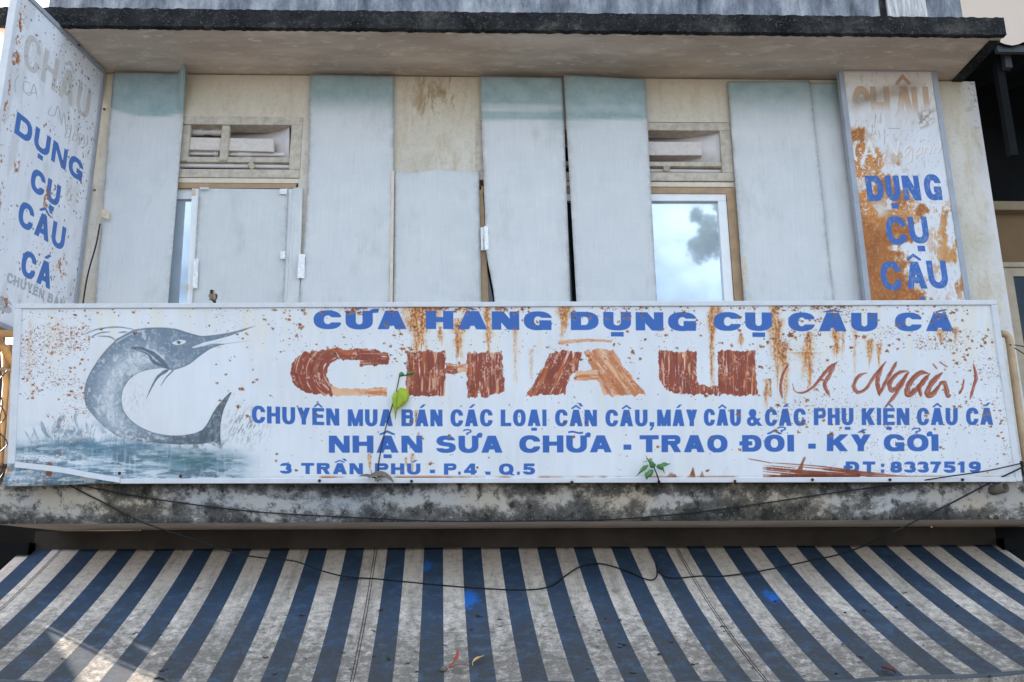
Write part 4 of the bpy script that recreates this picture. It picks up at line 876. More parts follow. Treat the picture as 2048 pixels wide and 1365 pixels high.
b = MB(); b.box(X(1771, 10, YP), X(1848, 10, YP), YP - .03, YP - .001, zt + .004, zt + 1.1); b.build('parapet_strip', M['parapet_strip'], shop)
b = MB(); b.box(X(1758, 10, YP), X(1770, 10, YP), YP - .012, YP - .001, zt + .004, zt + 1.1); b.build('parapet_seam', M['fascia'], shop)
b = MB(); b.box(X(-5, 1000, YL), X(2043, 1000, YL) + .6, YL, -.002, ZLB, ZLT, 0)
o = b.build('ledge', [M['ledge'], M['ledge_soffit']], shop)
for p in o.data.polygons:
    if p.normal.z < -.5: p.material_index = 1
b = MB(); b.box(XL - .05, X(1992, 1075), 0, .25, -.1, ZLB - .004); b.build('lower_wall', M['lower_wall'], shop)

# ---- windows: concrete vent above, wooden casing and sliding aluminium sash below
def rect(b, px0, py0, px1, py1, y0, y1, pxm=None):
    xm, ym = (px0 + px1) / 2, (py0 + py1) / 2
    b.box(X(px0, ym, y0), X(px1, ym, y0), y0, y1, Z(xm, py1, y0), Z(xm, py0, y0))
w1 = MB(); YW = -.012
xo0, xo1 = h1[0] - .03, X(602, 300, YW); xi1 = X(580, 296, YW)
def frame_boxes(b, x0, xi0, xi1, x1, z1, zi1, zi0, z0, y0, y1):
    b.box(x0, x1, y0, y1, zi1, z1); b.box(x0, x1, y0, y1, z0, zi0); b.box(x0, xi0, y0, y1, zi0 + .0004, zi1 - .0004); b.box(xi1, x1, y0, y1, zi0 + .0004, zi1 - .0004)
frame_boxes(w1, xo0, X(358, 296, YW), xi1, xo1, Z(480, 233, YW), Z(480, 249.5, YW), Z(480, 338.5, YW), Z(480, 355.5, YW), YW, .14)
win1 = w1.build('window', M['vent'], shop, bevel=.006)
def sub(name, mat, parent, fn, **kw):
    b = MB(); fn(b); return b.build(name, mat, parent, **kw)
sub('vent_post', M['vent'], win1, lambda b: rect(b, 361, 249, 378, 322, .004, .05), bevel=.005)
sub('vent_post', M['vent'], win1, lambda b: rect(b, 441, 249, 457, 322, .004, .05), bevel=.005)
sub('vent_rail', M['vent'], win1, lambda b: rect(b, 358, 314, 580, 324.5, .012, .06), bevel=.004)
sub('casing_strip', M['strip'], win1, lambda b: rect(b, 300, 357, 597, 366, -.004, .12))
sub('wooden_casing', M['wood'], win1, lambda b: rect(b, 300, 367, 592, 376.5, -.008, .10))
sub('sash', M['alu'], win1, lambda b: rect(b, 300, 377.5, 384, 398, .02, .06))
sub('sash_stile', M['alu_bright'], win1, lambda b: b.hexa([at(384, 377, .0), at(398, 377, .0), at(384, 690, .0), at(370, 690, .0)], (0, .05, 0)))
sub('pane', M['glass'], win1, lambda b: b.hexa([at(300, 397, .05), at(388, 397, .05), at(370, 690, .05), at(280, 690, .05)], (0, .006, 0)))
sub('sash_stile', M['alu_bright'], win1, lambda b: b.hexa([at(575, 377, .0), at(586, 377, .0), at(574, 690, .0), at(560, 690, .0)], (0, .05, 0)))
w2 = MB()
frame_boxes(w2, h2[0] - .03, X(985, 300, YW), X(1442, 300, YW), X(1464, 300, YW) + .006, Z(1400, 245.5, YW), Z(1400, 261.5, YW), Z(1400, 345.5, YW), Z(1400, 362.5, YW), YW, .14)
win2 = w2.build('window', M['vent'], shop, bevel=.006)
sub('vent_rail', M['vent'], win2, lambda b: rect(b, 985, 323, 1446, 332, .004, .06), bevel=.004)
sub('vent_post', M['vent'], win2, lambda b: rect(b, 1205, 261, 1224, 330, .006, .05), bevel=.005)
sub('casing_strip', M['strip'], win2, lambda b: rect(b, 975, 364, 1467, 373, -.004, .12))
sub('wooden_casing', M['wood'], win2, lambda b: rect(b, 962, 374.5, 1470, 386.5, -.010, .10))
sub('wooden_casing', M['wood'], win2, lambda b: b.hexa([at(1453, 387, -.012), at(1470, 387, -.012), at(1495, 690, -.012), at(1476, 690, -.012)], (0, .1, 0)))
sub('wooden_casing', M['wood'], win2, lambda b: b.hexa([at(956, 380, -.012), at(966, 380, -.012), at(982, 690, -.012), at(962, 690, -.012)], (0, .1, 0)))
def sashf(b):
    b.hexa([at(1100, 387.5, .0), at(1452, 387.5, .0), at(1452, 402, .0), at(1100, 402, .0)], (0, .05, 0))
    b.hexa([at(1436, 402.5, .0), at(1452.5, 402.5, .0), at(1474, 690, .0), at(1455, 690, .0)], (0, .05, 0))
    b.hexa([at(1195, 402.5, .0), at(1212, 402.5, .0), at(1222, 690, .0), at(1204, 690, .0)], (0, .05, 0))
sub('sash', M['alu_bright'], win2, sashf)
sub('pane', M['glass'], win2, lambda b: b.hexa([at(1200, 398, .034), at(1445, 398, .034), at(1466, 690, .034), at(1210, 690, .034)], (0, .006, 0)))
sub('pane', M['glass_dark'], win2, lambda b: b.hexa([at(968, 380, .07), at(1205, 380, .07), at(1215, 690, .07), at(980, 690, .07)], (0, .006, 0)))

# ---- things stored in the vents
def loose(name, mat, fn, label, cat, group=None, **kw):
    b = MB(); fn(b); return tag(b.build(name, mat, None, **kw), label, cat, group)
def pipe(px0, px1, py, Y, rad, label, extra=()):
    def fn(b):
        b.tube([at(px0, py, Y), at(px1, py + .012 * (px1 - px0), Y)], rad, 14)
        for a, c in extra: b.tube([at(a, py + .012 * (a - px0), Y), at(c, py + .012 * (c - px0), Y)], rad * 1.38, 14)
    loose('plastic_pipe', M['pvc'], fn, label, 'pipe', 'plastic pipes stored in the vents', smooth=False)
pipe(380, 446, 265, .10, .022, 'short white pipe with thick couplings at the top of the left vent', ((380, 407), (425, 446)))
pipe(377, 438, 308, .08, .017, 'thin white pipe with an upturned end low in the left vent', ((429, 438),))
pipe(452, 582, 309, .08, .019, 'white pipe with one thick coupling beneath the board end in the left vent', ((476, 503),))
pipe(300, 580, 331, .055, .019, 'long white pipe on the bottom frame of the left vent')
pipe(1225, 1444, 341, .055, .017, 'long white pipe on the bottom frame of the right vent')
def plank(q, d): return lambda b: b.hexa([at(x, y, .03) for x, y in q], (0, d, 0))
loose('board', M['board'], plank([(362, 274), (548, 277.5), (547, 304), (360, 299)], .05), 'whitewashed board behind the posts of the left vent', 'board', 'boards stored in the vents', bevel=.008)
loose('board', M['board'], plank([(1150, 282), (1402, 284), (1405, 311), (1150, 311)], .09), 'whitewashed board with a square end in the right vent', 'board', 'boards stored in the vents', bevel=.008)
def bent(px0, px1, py0, py1, y0, y1):
    def fn(b):
        n = 14; vs = []
        for i in range(n + 1):
            u = i / n; px = px0 + (px1 - px0) * u; yy = y0 + (y1 - y0) * (1 - (u ** 3))
            vs += [tuple(at(px, py0, yy)), tuple(at(px, py1, yy))]
        b.add(vs, [(2 * i, 2 * i + 1, 2 * i + 3, 2 * i + 2) for i in range(n)])
    return fn
for a, lab in (((455, 579, 250, 326, .03, .19), 'smooth white plastic sheet bent behind the board in the left vent'), ((1200, 1441, 256, 336, .015, .20), 'smooth white plastic sheet bent behind the board in the right vent')):
    o = loose('plastic_sheet', M['pvc'], bent(*a), lab, 'sheet', smooth=True); s = o.modifiers.new('solid', 'SOLIDIFY'); s.thickness = .002
for px, py, lab in ((503, 332, 'round log end poking out above the bottom frame of the left vent'), (1333, 337, 'round log end poking out above the bottom frame of the right vent')):
    loose('log_end', M['vent'], lambda b: b.tube([at(px, py, -.004), at(px, py, .012), at(px, py, .10)], [.026, .030, .030], 18), lab, 'log')

# ---- the hanging sheets
def panel(label, TL, TR, BR, BL, Y0, Y1, stain, bulge=.0, twist=0.0, top=None, left=None):
    nx, ny = 26, 96; V = 1.10
    vs = []; st = []
    r0 = random.Random(len(label)); ph = r0.uniform(0, 6); dents = [(r0.random(), r0.random(), r0.uniform(.03, .12), r0.uniform(-.007, .007)) for _ in range(9)]
    for j in range(ny + 1):
        v = V * j / ny
        for i in range(nx + 1):
            u = i / nx
            px = (TL[0] * (1 - u) + TR[0] * u) * (1 - v) + (BL[0] * (1 - u) + BR[0] * u) * v
            py = (TL[1] * (1 - u) + TR[1] * u) * (1 - v) + (BL[1] * (1 - u) + BR[1] * u) * v
            if top: py += top(u) * max(0, 1 - v * 6)
            if left: px += left(v) * (1 - u) ** 4
            cur = .26 * max(0, 1 - v * 6) * max(0, -top(u) - 3) / 22 if top else 0
            Y = Y0 - cur + (Y1 - Y0) * v - bulge * math.sin(math.pi * u) * (.4 + .6 * v) - twist * (u - .5) * v - .005 * math.sin(5 * v + ph) * math.sin(2.2 * u + ph) - sum(q[3] * math.exp(-((u - q[0]) / .10) ** 2 - ((v - q[1]) / q[2]) ** 2) for q in dents)
            vs.append(tuple(at(px, py, Y))); st.append(max(0.0, min(1.0, stain(px, py, u))))
    fs = [(j * (nx + 1) + i, (j + 1) * (nx + 1) + i, (j + 1) * (nx + 1) + i + 1, j * (nx + 1) + i + 1) for j in range(ny) for i in range(nx)]
    b = MB(); b.add(vs, fs); o = b.build('hanging_sheet', M['sheet'], None, True)
    ev = []
    for j in range(ny + 1):
        for i in range(nx + 1):
            u = i / nx; ev.append(max(math.exp(-u * 26), math.exp(-(1 - u) * 26)) * .8 + .5 * math.exp(-(j / ny) * 70))
    e = o.data.attributes.new('edge', 'FLOAT', 'POINT'); e.data.foreach_set('value', ev)
    a = o.data.attributes.new('stain', 'FLOAT', 'POINT'); a.data.foreach_set('value', st)
    s = o.modifiers.new('thickness', 'SOLIDIFY'); s.thickness = .004; s.offset = 1
    return tag(o, label, 'sheet', 'pale vinyl sheets covering the upper wall')
def ss(a, b, x): t = max(0, min(1, (x - a) / (b - a))); return t * t * (3 - 2 * t)
panel('pale sheet with teal top and one torn corner sticking up, beside the turned signboard', (227, 144), (374, 148), (336, 605), (190, 605), -.035, -.06,
      lambda x, y, u: 1 - ss(226, 234, y + 8 * (u - .6) ** 2 * 6 - 4), .012, .03, lambda u: -22 * math.exp(-((u - .965) / .055) ** 2) + (0 if u < .8 else 0))
panel('pale sheet with a soft teal top between the left vent and the stained cream wall', (620, 150), (788, 153), (784.5, 605), (598, 605), -.03, -.03,
      lambda x, y, u: 1 - ss(186, 236, y), .008, 0, None, lambda v: 6 * math.sin(v * 3.1))
panel('short plain pale sheet hanging below the stained cream wall', (789, 344), (958, 341), (963, 605), (786, 605), -.020, -.02, lambda x, y, u: 0, .004, 0, lambda u: 2.5 * math.sin(u * 9))
panel('pale sheet with a pale band across its teal top, its lower left edge curling out', (960, 153), (1125, 156), (1141, 605), (976, 605), -.04, -.07,
      lambda x, y, u: (1 - ss(200, 212, y)) * 1 + (ss(219, 225, y) - ss(238, 244, y)) * .95 + .55 * (ss(196, 206, y) - ss(214, 222, y)) + .35 * math.exp(-((x - 1110) / 20) ** 2 - ((y - 250) / 16) ** 2), .010, -.02, None, lambda v: 13 * ss(.75, 1.0, v))
panel('slanted pale sheet with ragged teal top left of the mirrored window', (1127, 150), (1290, 159.5), (1314, 605), (1153, 605), -.06, -.10,
      lambda x, y, u: (1 - .25 * (ss(206, 214, y) - ss(222, 228, y))) * (1 - ss(236, 244, y)) + .3 * math.exp(-((x - 1160) / 30) ** 2 - ((y - 250) / 12) ** 2), .012, .02)
panel('pale sheet with a long teal fade right of the mirrored window', (1455, 164), (1619, 162), (1668, 605), (1488, 605), -.035, -.05, lambda x, y, u: 1 - ss(172, 262, y) ** .8, .014, 0)
panel('narrow pale sheet with a long teal fade tucked beside the rusty upright sign', (1618, 166), (1692, 166), (1752, 605), (1662, 605), -.02, -.02, lambda x, y, u: 1 - ss(180, 275, y) ** .8, .02, 0)
panel('plain pale sheet taped over the lower left window', (398, 377), (577, 379), (567, 605), (384.5, 605), -.015, -.015, lambda x, y, u: 0, .004, 0)
panel('narrow plain strip of pale sheet right of the taped window', (586, 377), (606, 374), (599, 605), (573, 605), -.018, -.018, lambda x, y, u: .12 * (1 - ss(395, 410, y)), .002, 0)
loose('batten', M['strip'], lambda b: b.hexa([at(782.5, 342, -.045), at(788.5, 342, -.045), at(784, 690, -.045), at(778, 690, -.045)], (0, .012, 0)), 'thin white batten between the two pale sheets below the stained wall', 'batten')

def tape(q, Y, mat, label, cat='tape'):
    def fn(b):
        n = 6; vs = []
        for j in range(n + 1):
            v = j / n
            for i in range(3):
                u = i / 2; x = (q[0][0] * (1 - u) + q[1][0] * u) * (1 - v) + (q[3][0] * (1 - u) + q[2][0] * u) * v; y = (q[0][1] * (1 - u) + q[1][1] * u) * (1 - v) + (q[3][1] * (1 - u) + q[2][1] * u) * v
                vs.append(tuple(at(x, y, Y - .0012 * math.sin(i * 2.3 + j * 1.9))))
        b.add(vs, [(j * 3 + i, j * 3 + 3 + i, j * 3 + 4 + i, j * 3 + 1 + i) for j in range(n) for i in range(2)])
    o = loose('tape_strip', mat, fn, label, cat, 'pieces of tape on the sheets', smooth=False); s = o.modifiers.new('t', 'SOLIDIFY'); s.thickness = .0015
tape([(598, 508), (610, 509), (609, 557), (594, 556)], -.05, M['tape'], 'crinkled foil tape joining two sheets between the left window and the batten')
tape([(968, 453), (976, 452), (978, 499), (969, 501)], -.075, M['tape'], 'crinkled foil tape on the curling edge of the banded sheet')
tape([(961, 455), (968, 455), (967, 501), (962, 501)], -.040, M['tape'], 'bent foil tape over the wooden casing beside the short sheet')
tape([(388, 518), (397, 518), (395, 577), (384, 577)], -.035, M['tape'], 'foil tape on the left edge of the taped window sheet')
tape([(560, 378), (575, 378), (573, 389), (558, 388)], -.035, M['tape'], 'foil tape on the top right corner of the taped window sheet')
tape([(561, 502), (571, 502), (570, 518), (560, 518)], -.035, M['tape'], 'small foil square halfway down the taped window sheet')
tape([(399, 374), (418, 375), (417, 379), (400, 379)], -.035, M['tape'], 'scrap of foil at the top left corner of the taped window sheet')
tape([(204, 418), (219, 422), (218, 440), (202, 434)], -.085, M['tan_tape'], 'tan tape patch on the left edge of the torn corner sheet')
tape([(1484, 513), (1491, 513), (1496, 574), (1490, 575)], -.055, M['tan_tape'], 'greyed tape strip on the sheet right of the mirrored window')
tape([(384, 379), (391, 379), (391, 391), (383, 391)], -.004, M['tan_tape'], 'grey patch at the top of the white window stile')
tape([(371, 569), (377, 569), (376, 581), (369, 581)], -.004, M['tan_tape'], 'grey patch at the foot of the white window stile')

# ================================================================== boards
def uv_from(o, fn):
    uv = o.data.uv_layers.new(name='UVMap')
    for l in o.data.loops:
        uv.data[l.index].uv = fn(o.data.vertices[l.vertex_index].co)
def face_grid(q, nx, ny, key, warp=None):
    vs = []; uvs = []
    for j in range(ny + 1):
        for i in range(nx + 1):
            u, v = i / nx, j / ny; p = bil(q, u, v)
            hm, W_, H_ = FLAT[key]; cu, cw = hap(hm, *proj(p)); uvs.append((cu / W_, 1 - cw / H_))
            if warp: p = p + warp(u, v)
            vs.append(p)
    fs = [(j * (nx + 1) + i, (j + 1) * (nx + 1) + i, (j + 1) * (nx + 1) + i + 1, j * (nx + 1) + i + 1) for j in range(ny) for i in range(nx)]
    return vs, fs, uvs
def board_face(name, q, mat, parent, nx, ny, back, warp=None):
    vs, fs, uvs = face_grid(q, nx, ny, mat.name, warp)
    b = MB(); b.add(vs, fs); o = b.build(name, mat, parent, True)
    uv = o.data.uv_layers.new(name='UVMap')
    for l in o.data.loops: uv.data[l.index].uv = uvs[l.vertex_index]
    s = o.modifiers.new('thickness', 'SOLIDIFY'); s.thickness = .004; s.offset = -1
    return o
def bar_on(b, q, u0, v0, u1, v1, out, th):              # a bar lying on the board between board coordinates
    n = (q[1] - q[0]).cross(q[3] - q[0]).normalized()
    if n.y > 0: n = -n
    p = [bil(q, u0, v0), bil(q, u1, v0), bil(q, u1, v1), bil(q, u0, v1)]
    b.hexa([a + n * out for a in p], -n * th)
# ---- long board
sgn = empty('shop_sign', bil(SG, .5, 1), 'long rusty white shop sign with painted billfish and blue Vietnamese lettering along the ledge', 'sign')
def warp_main(u, v):
    k = max(0, 1 - u / .105) * max(0, (v - .86) / .14)
    w = .006 * math.sin(u * 40) * math.sin(v * 7)
    return Vector((0, -.08 * k ** 1.2 + w, -.035 * k * (1 - abs(u - .04) * 6)))
board_face('sign_face', SG, paint_mat('sign_board_paint', paint_main()), sgn, 150, 24, .02, warp_main)
b = MB(); bar_on(b, SG, -.001, -.004, 1.001, .024, .016, .05); b.build('sign_frame', M['frame_white'], sgn, bevel=.004)
b = MB(); bar_on(b, SG, -.001, .0245, .0062, 1.0, .016, .05); b.build('sign_frame', M['frame_white'], sgn, bevel=.004)
b = MB(); bar_on(b, SG, .9945, .0245, 1.001, 1.0, .016, .05); b.build('sign_frame', M['frame_white'], sgn, bevel=.004)
b = MB(); bar_on(b, SG, .108, .976, .9945, 1.004, .014, .02); b.build('sign_frame', M['frame_white'], sgn, bevel=.004)
b = MB()                                                # its loose left end, sprung up over the bent corner
P = catmull([bil(SG, .108, .985) + Vector((0, -.02, 0)), bil(SG, .085, .965) + Vector((0, -.045, 0)), bil(SG, .055, .935) + Vector((0, -.085, 0)), bil(SG, .030, .918) + Vector((0, -.095, 0)), bil(SG, .010, .905) + Vector((0, -.06, 0))], 6)
for i in range(len(P) - 1): b.hexa([P[i] + Vector((0, 0, .018)), P[i + 1] + Vector((0, 0, .018)), P[i + 1] - Vector((0, 0, .018)), P[i] - Vector((0, 0, .018))], (0, .008, 0))
b.build('sign_frame', M['frame_white'], sgn)
for px, py in ((239, 947), (361, 953), (639, 962), (823, 963), (1144, 965), (1318, 964), (1470, 963), (1625, 960), (1780, 960), (1925, 960)):
    b = MB(); p = at(px, py, YS_B - .022); b.tube([p, p + Vector((0, -.010, 0))], [.011, .008], 8); b.build('screw', M['rusty'], sgn)
b = MB(); b.tube([at(120, 962, -.93), at(280, 964, -.93)], .016, 4); b.build('support_rail', M['frame_grey'], sgn)
# ---- upright board on the wall
us = empty('upright_sign', (RQ[0].x, RY, ZLT), 'upright sign fixed flat to the right wall, half rusted brown with blue letters', 'sign')
board_face('sign_face', RQ, paint_mat('upright_board_paint', paint_right(), .5), us, 24, 60, .02)
def rim(q, t, s, u):
    return [((-t, -s), (1 + t, s * .7)), ((-t, s * .71), (u, 1)), ((1 - u, s * .71), (1 + t, 1))]
for (u0, v0), (u1, v1) in rim(RQ, .012, .012, .042):
    b = MB(); bar_on(b, RQ, u0, v0, u1, v1, .012, .060); b.build('sign_frame', M['frame_grey'], us, bevel=.003)
# ---- board turned to the street
ts = empty('turned_sign', LP(L_out / 2, L_zb), 'tall white sign at the left standing out from the wall, chipped, with blue letters', 'sign')
board_face('sign_face', LQ, paint_mat('turned_board_paint', paint_left(), .5), ts, 24, 60, .02)
nl = Vector((-LD.y, LD.x, 0))                            # towards the camera side of the board
if nl.x < 0: nl = -nl
def lbar(s0, s1, z0, z1, mat):
    b = MB(); q = [LP(s0, z1), LP(s1, z1), LP(s1, z0), LP(s0, z0)]; b.hexa([p + nl * .012 for p in q], -nl * .06); b.build('sign_frame', mat, ts, bevel=.003)
lbar(L_out + .010, L_out - .03, L_zb - .02, L_zt + .02, M['frame_white']); lbar(.028, -.012, L_zb - .02, L_zt + .02, M['frame_grey'])
lbar(L_out - .0305, .0285, L_zt - .018, L_zt + .02, M['frame_grey']); lbar(L_out - .0305, .0285, L_zb - .02, L_zb + .016, M['frame_grey'])
b = MB(); q = [LP(L_out, L_zt), LP(0, L_zt), LP(0, L_zb), LP(L_out, L_zb)]; b.hexa([p - nl * .049 for p in q], -nl * .004); b.build('sign_back', M['frame_white'], ts)
for px, py in ((205, 219), (200, 290), (186, 381), (176, 474), (166, 574), (154, 91)):
    p = on_left(px, py); b = MB(); b.tube([p + nl * .010, p + nl * .024], .009, 8); b.build('screw', M['iron'], ts)

# ================================================================== awning
AH, A1, A2, AL_ = .208, .51, .055, 1.79
SK = .0585                                             # the cloth runs out slightly skewed
def aw_z(t, x=0):
    u = t / 1.78                                        # straighter at the ends, sagging in the middle
    return CZ + AH - A1 * t + A2 * t * t - .06 * max(0, math.cos(math.pi * (x - .05) / 7.3)) * u * (2 - u) + .006 * math.sin(x * 2.1 + 1) * t + .004 * math.sin(x * 6.3) * t
def on_awning(px, py, lift=0.0):
    lo, hi = 0.0, 1.9
    for _ in range(50):
        t = (lo + hi) / 2; p = at(px, py, -t)
        if p.z > aw_z(t, p.x) + lift: lo = t              # ray still above the cloth: go nearer... (cloth falls faster than the ray)
        else: hi = t
    # pick the crossing by scanning, robust for both signs
    best = None
    for i in range(400):
        t = 1.9 * i / 399; p = at(px, py, -t); e = abs(p.z - aw_z(t, p.x) - lift)
        if best is None or e < best[0]: best = (e, t)
    p = at(px, py, -best[1]); return Vector((p.x, p.y, aw_z(best[1], p.x) + lift))
blue = [(68.5, 104), (159, 198), (235, 274), (311, 350), (388, 427), (464, 503), (541.6, 579), (618, 655), (692.6, 728.4), (775, 811), (848, 886), (924, 962), (999, 1036.5), (1074, 1110.6), (1147, 1184), (1222, 1259), (1294, 1331), (1373, 1410), (1446, 1483), (1518, 1553), (1592, 1629.5), (1662, 1699.5), (1735, 1774), (1807, 1844), (1878.6, 1914), (1949, 1984.5)]
ed = [X(44, 1097, -.01)]; kinds = []
for a, c in blue: ed += [X(a, 1097, -.01), X(c, 1097, -.01)]; kinds += [0, 1]
ed.append(X(2000, 1097, -.01)); kinds.append(0)
awn = empty('awning', (0, -.8, 1.6), 'blue and white striped cloth awning, dirty and sagging, over the shopfront', 'awning')
b = MB(); NT = 44
for (xa, xb), kd in zip(zip(ed, ed[1:]), kinds):
    nn = 2
    vs = []
    for j in range(NT + 1):
        t = AL_ * j / NT
        for i in range(nn + 1):
            x = xa + (xb - xa) * i / nn; vs.append((x + SK * t, -t - .004, aw_z(t, x)))
    b.add(vs, [(j * (nn + 1) + i, (j + 1) * (nn + 1) + i, (j + 1) * (nn + 1) + i + 1, j * (nn + 1) + i + 1) for j in range(NT) for i in range(nn)], kd)
o = b.build('awning_cloth', [M['cloth_white'], M['cloth_blue']], awn, True)
s = o.modifiers.new('w', 'WELD'); s.merge_threshold = .0005
s = o.modifiers.new('t', 'SOLIDIFY'); s.thickness = .003; s.offset = -1
for px in (122, 752, 1352):                             # stitched seams
    b = MB(); x = X(px, 1097, -.01)
    for dx in (-.008, .008):
        b.tube([(x + dx + SK * AL_ * j / 24, -AL_ * j / 24 - .004, aw_z(AL_ * j / 24, x + dx) + .0015) for j in range(25)], .0022, 4)
    b.build('seam', M['stem'], awn)
b = MB(); b.tube([(x, -AL_ - .006, aw_z(AL_, x) - .012) for x in np.linspace(ed[0], ed[-1], 30)], .022, 10); b.build('front_bar', M['iron'], awn, True)
b = MB(); vs = []
for i in range(161):
    x = ed[0] + (ed[-1] - ed[0]) * i / 160
    vs += [(x, -AL_ - .030, aw_z(AL_, x) - .01), (x, -AL_ - .030 - .01 * math.sin(i * .7), aw_z(AL_, x) - .20 - .03 * abs(math.sin(i * math.pi / 8)))]
b.add(vs, [(2 * i, 2 * i + 1, 2 * i + 3, 2 * i + 2) for i in range(160)]); b.build('valance', M['cloth_white'], awn)
for x in (ed[0] + .05, ed[-1] - .05):
    b = MB(); b.tube([(x, -.03, CZ - .5), (x, -AL_, aw_z(AL_, x) - .03)], .016, 8); b.build('awning_arm', M['iron'], awn)
for x0, x1 in ((ed[0] - .16, ed[0] + .10), (ed[-1] - .02, ed[-1] + .16)):
    b = MB(); b.box(x0, x1, -.12, -.01, CZ + AH - .04, CZ + AH + .05); b.tube([(x0, -.07, CZ + AH + .0), (x1, -.07, CZ + AH + .0)], .04, 10); b.build('roller_bracket', M['deep_dark'], awn)

# ---- leaf litter on the awning
lit = [(302, 981 + 250), (322, 1271), (338, 1249), (401, 998 + 180), (126, 1318), (195, 1284), (268, 1269), (327, 1343), (316, 1358), (762, 1222), (802, 1193), (747, 1264), (687, 1307), (610, 1318), (572, 1232), (604, 1232), (749, 1314), (777, 1320), (889, 1292), (815, 1328), (957, 1234), (1000, 1240), (1000, 1254), (943, 1261), (1094, 1231), (1088, 1254), (1147, 1236), (1198, 1262), (1210, 1240), (1240, 1242), (1193, 1295), (1240, 1296), (1173, 1341), (1245, 1291), (1341, 1286), (1444, 1255), (1447, 1264), (1500, 1337), (1550, 1204), (1691, 1227), (1728, 1222), (1793, 1217), (1809, 1187), (1820, 1212), (1915, 1214), (1565, 1259), (1626, 1268), (1686, 1290), (1847, 1291), (1720, 1316), (1718, 1325), (1834, 1333), (1612, 1320), (1672, 1350), (1918, 1351), (1977, 1354), (1607, 1353), (1266, 1348), (830, 1306), (833, 1347), (700, 1340), (549, 1349), (532, 1318), (480, 1306), (1390, 1330), (1320, 1310)]
def scrap(seed, s):
    r = random.Random(seed); b = MB(); n = 7; a = [(math.cos(i * 2 * math.pi / n) * s * r.uniform(.5, 1.3), math.sin(i * 2 * math.pi / n) * s * .55 * r.uniform(.5, 1.3), r.uniform(.0, s * .8)) for i in range(n)]
    b.add(a + [(0, 0, s * .35)], [(i, (i + 1) % n, n) for i in range(n)]); b.tube([(0, 0, s * .3), (s * 1.2, s * r.uniform(-.5, .9), s * .5), (s * 1.9, s * r.uniform(-.9, 1.2), s * .3)], s * .13, 4)
    return b
protos = []
for sd in range(6):
    o = scrap(sd, .011).build('leaf_scrap', M['litter']); protos.append(o)
rl = random.Random(5)
for i, (px, py) in enumerate(lit):
    p = on_awning(px, py, .002); o = protos[i] if i < 6 else protos[i % 6].copy()
    if i >= 6: C.objects.link(o)
    o.location = p; o.rotation_euler = (rl.uniform(.2, .6), rl.uniform(-.2, .2), rl.uniform(0, 6.28)); k_ = rl.uniform(.8, 1.7); o.scale = (k_, k_, k_)
    tag(o, 'small dark scrap of dead leaf lying on the striped awning', 'leaf scrap', 'dark leaf scraps scattered over the awning')
def leaf_mesh(b, pts, w, curl, up=Vector((0, 0, 1)), heart=False):
    P = [Vector(p) for p in pts]; n = len(P); vs = []
    for i, p in enumerate(P):
        d = (P[min(i + 1, n - 1)] - P[max(i - 1, 0)]).normalized(); s = d.cross(up).normalized(); t = i / (n - 1)
        k = (math.sin(math.pi * min(1, t * .94 + .06) ** (.62 if heart else .8))) * w
        vs += [p - s * k + up * curl * (k / w) ** 2, p - s * k * .5 + up * curl * .25, p, p + s * k * .5 + up * curl * .25, p + s * k + up * curl * (k / w) ** 2]
    b.add(vs, [(5 * i + j, 5 * i + j + 1, 5 * i + 6 + j, 5 * i + 5 + j) for i in range(n - 1) for j in range(4)])
def thick(o, t=.0012):
    s = o.modifiers.new('t', 'SOLIDIFY'); s.thickness = t; return o
seed = empty('winged_seed', on_awning(888, 1340), 'fallen seed with two red brown wings resting on the awning', 'seed')
p = on_awning(888, 1340, .014); b = MB(); b.tube([p + Vector((-.02, 0, -.004)), p + Vector((-.008, 0, .002)), p + Vector((.008, 0, .004)), p + Vector((.022, 0, .004))], [.006, .016, .014, .005], 10); b.build('seed_body', M['leaf_d'], seed, True)
for pts in ([(897, 1336, .018), (906, 1327, .03), (912, 1318, .05), (915, 1307, .055), (914, 1298, .05)], [(897, 1337, .018), (910, 1331, .045), (925, 1329, .05), (937, 1332, .03), (943, 1338, .012)]):
    b = MB(); leaf_mesh(b, catmull([on_awning(*q) for q in pts], 4), .013, .002); thick(b.build('seed_wing', M['wing_r'], seed, True))
b = MB(); leaf_mesh(b, catmull([on_awning(945, 1326, .012), on_awning(952, 1321, .02), on_awning(960, 1316, .026), on_awning(967, 1312, .02)], 4), .013, .012); b.tube([on_awning(945, 1326, .012), on_awning(945.5, 1332, .004)], .0018, 5)
thick(tag(b.build('fallen_leaf', M['leaf_t'], None, True), 'curled tan leaf lying next to the winged seed on the awning', 'leaf'))
b = MB(); leaf_mesh(b, catmull([on_awning(1767, 1337, .01), on_awning(1774, 1338, .03), on_awning(1784, 1342, .03), on_awning(1793, 1347, .01)], 4), .024, .016)
thick(tag(b.build('fallen_leaf', M['leaf_r'], None, True), 'curled red brown leaf near the right end of the awning', 'leaf'))
b = MB(); leaf_mesh(b, catmull([on_awning(320, 1358, .006), on_awning(327, 1356, .012), on_awning(335, 1355, .008)], 4), .012, .008)
thick(tag(b.build('fallen_leaf', M['leaf_d'], None, True), 'dull brown leaf in the sunny patch at the lower left of the awning', 'leaf'))

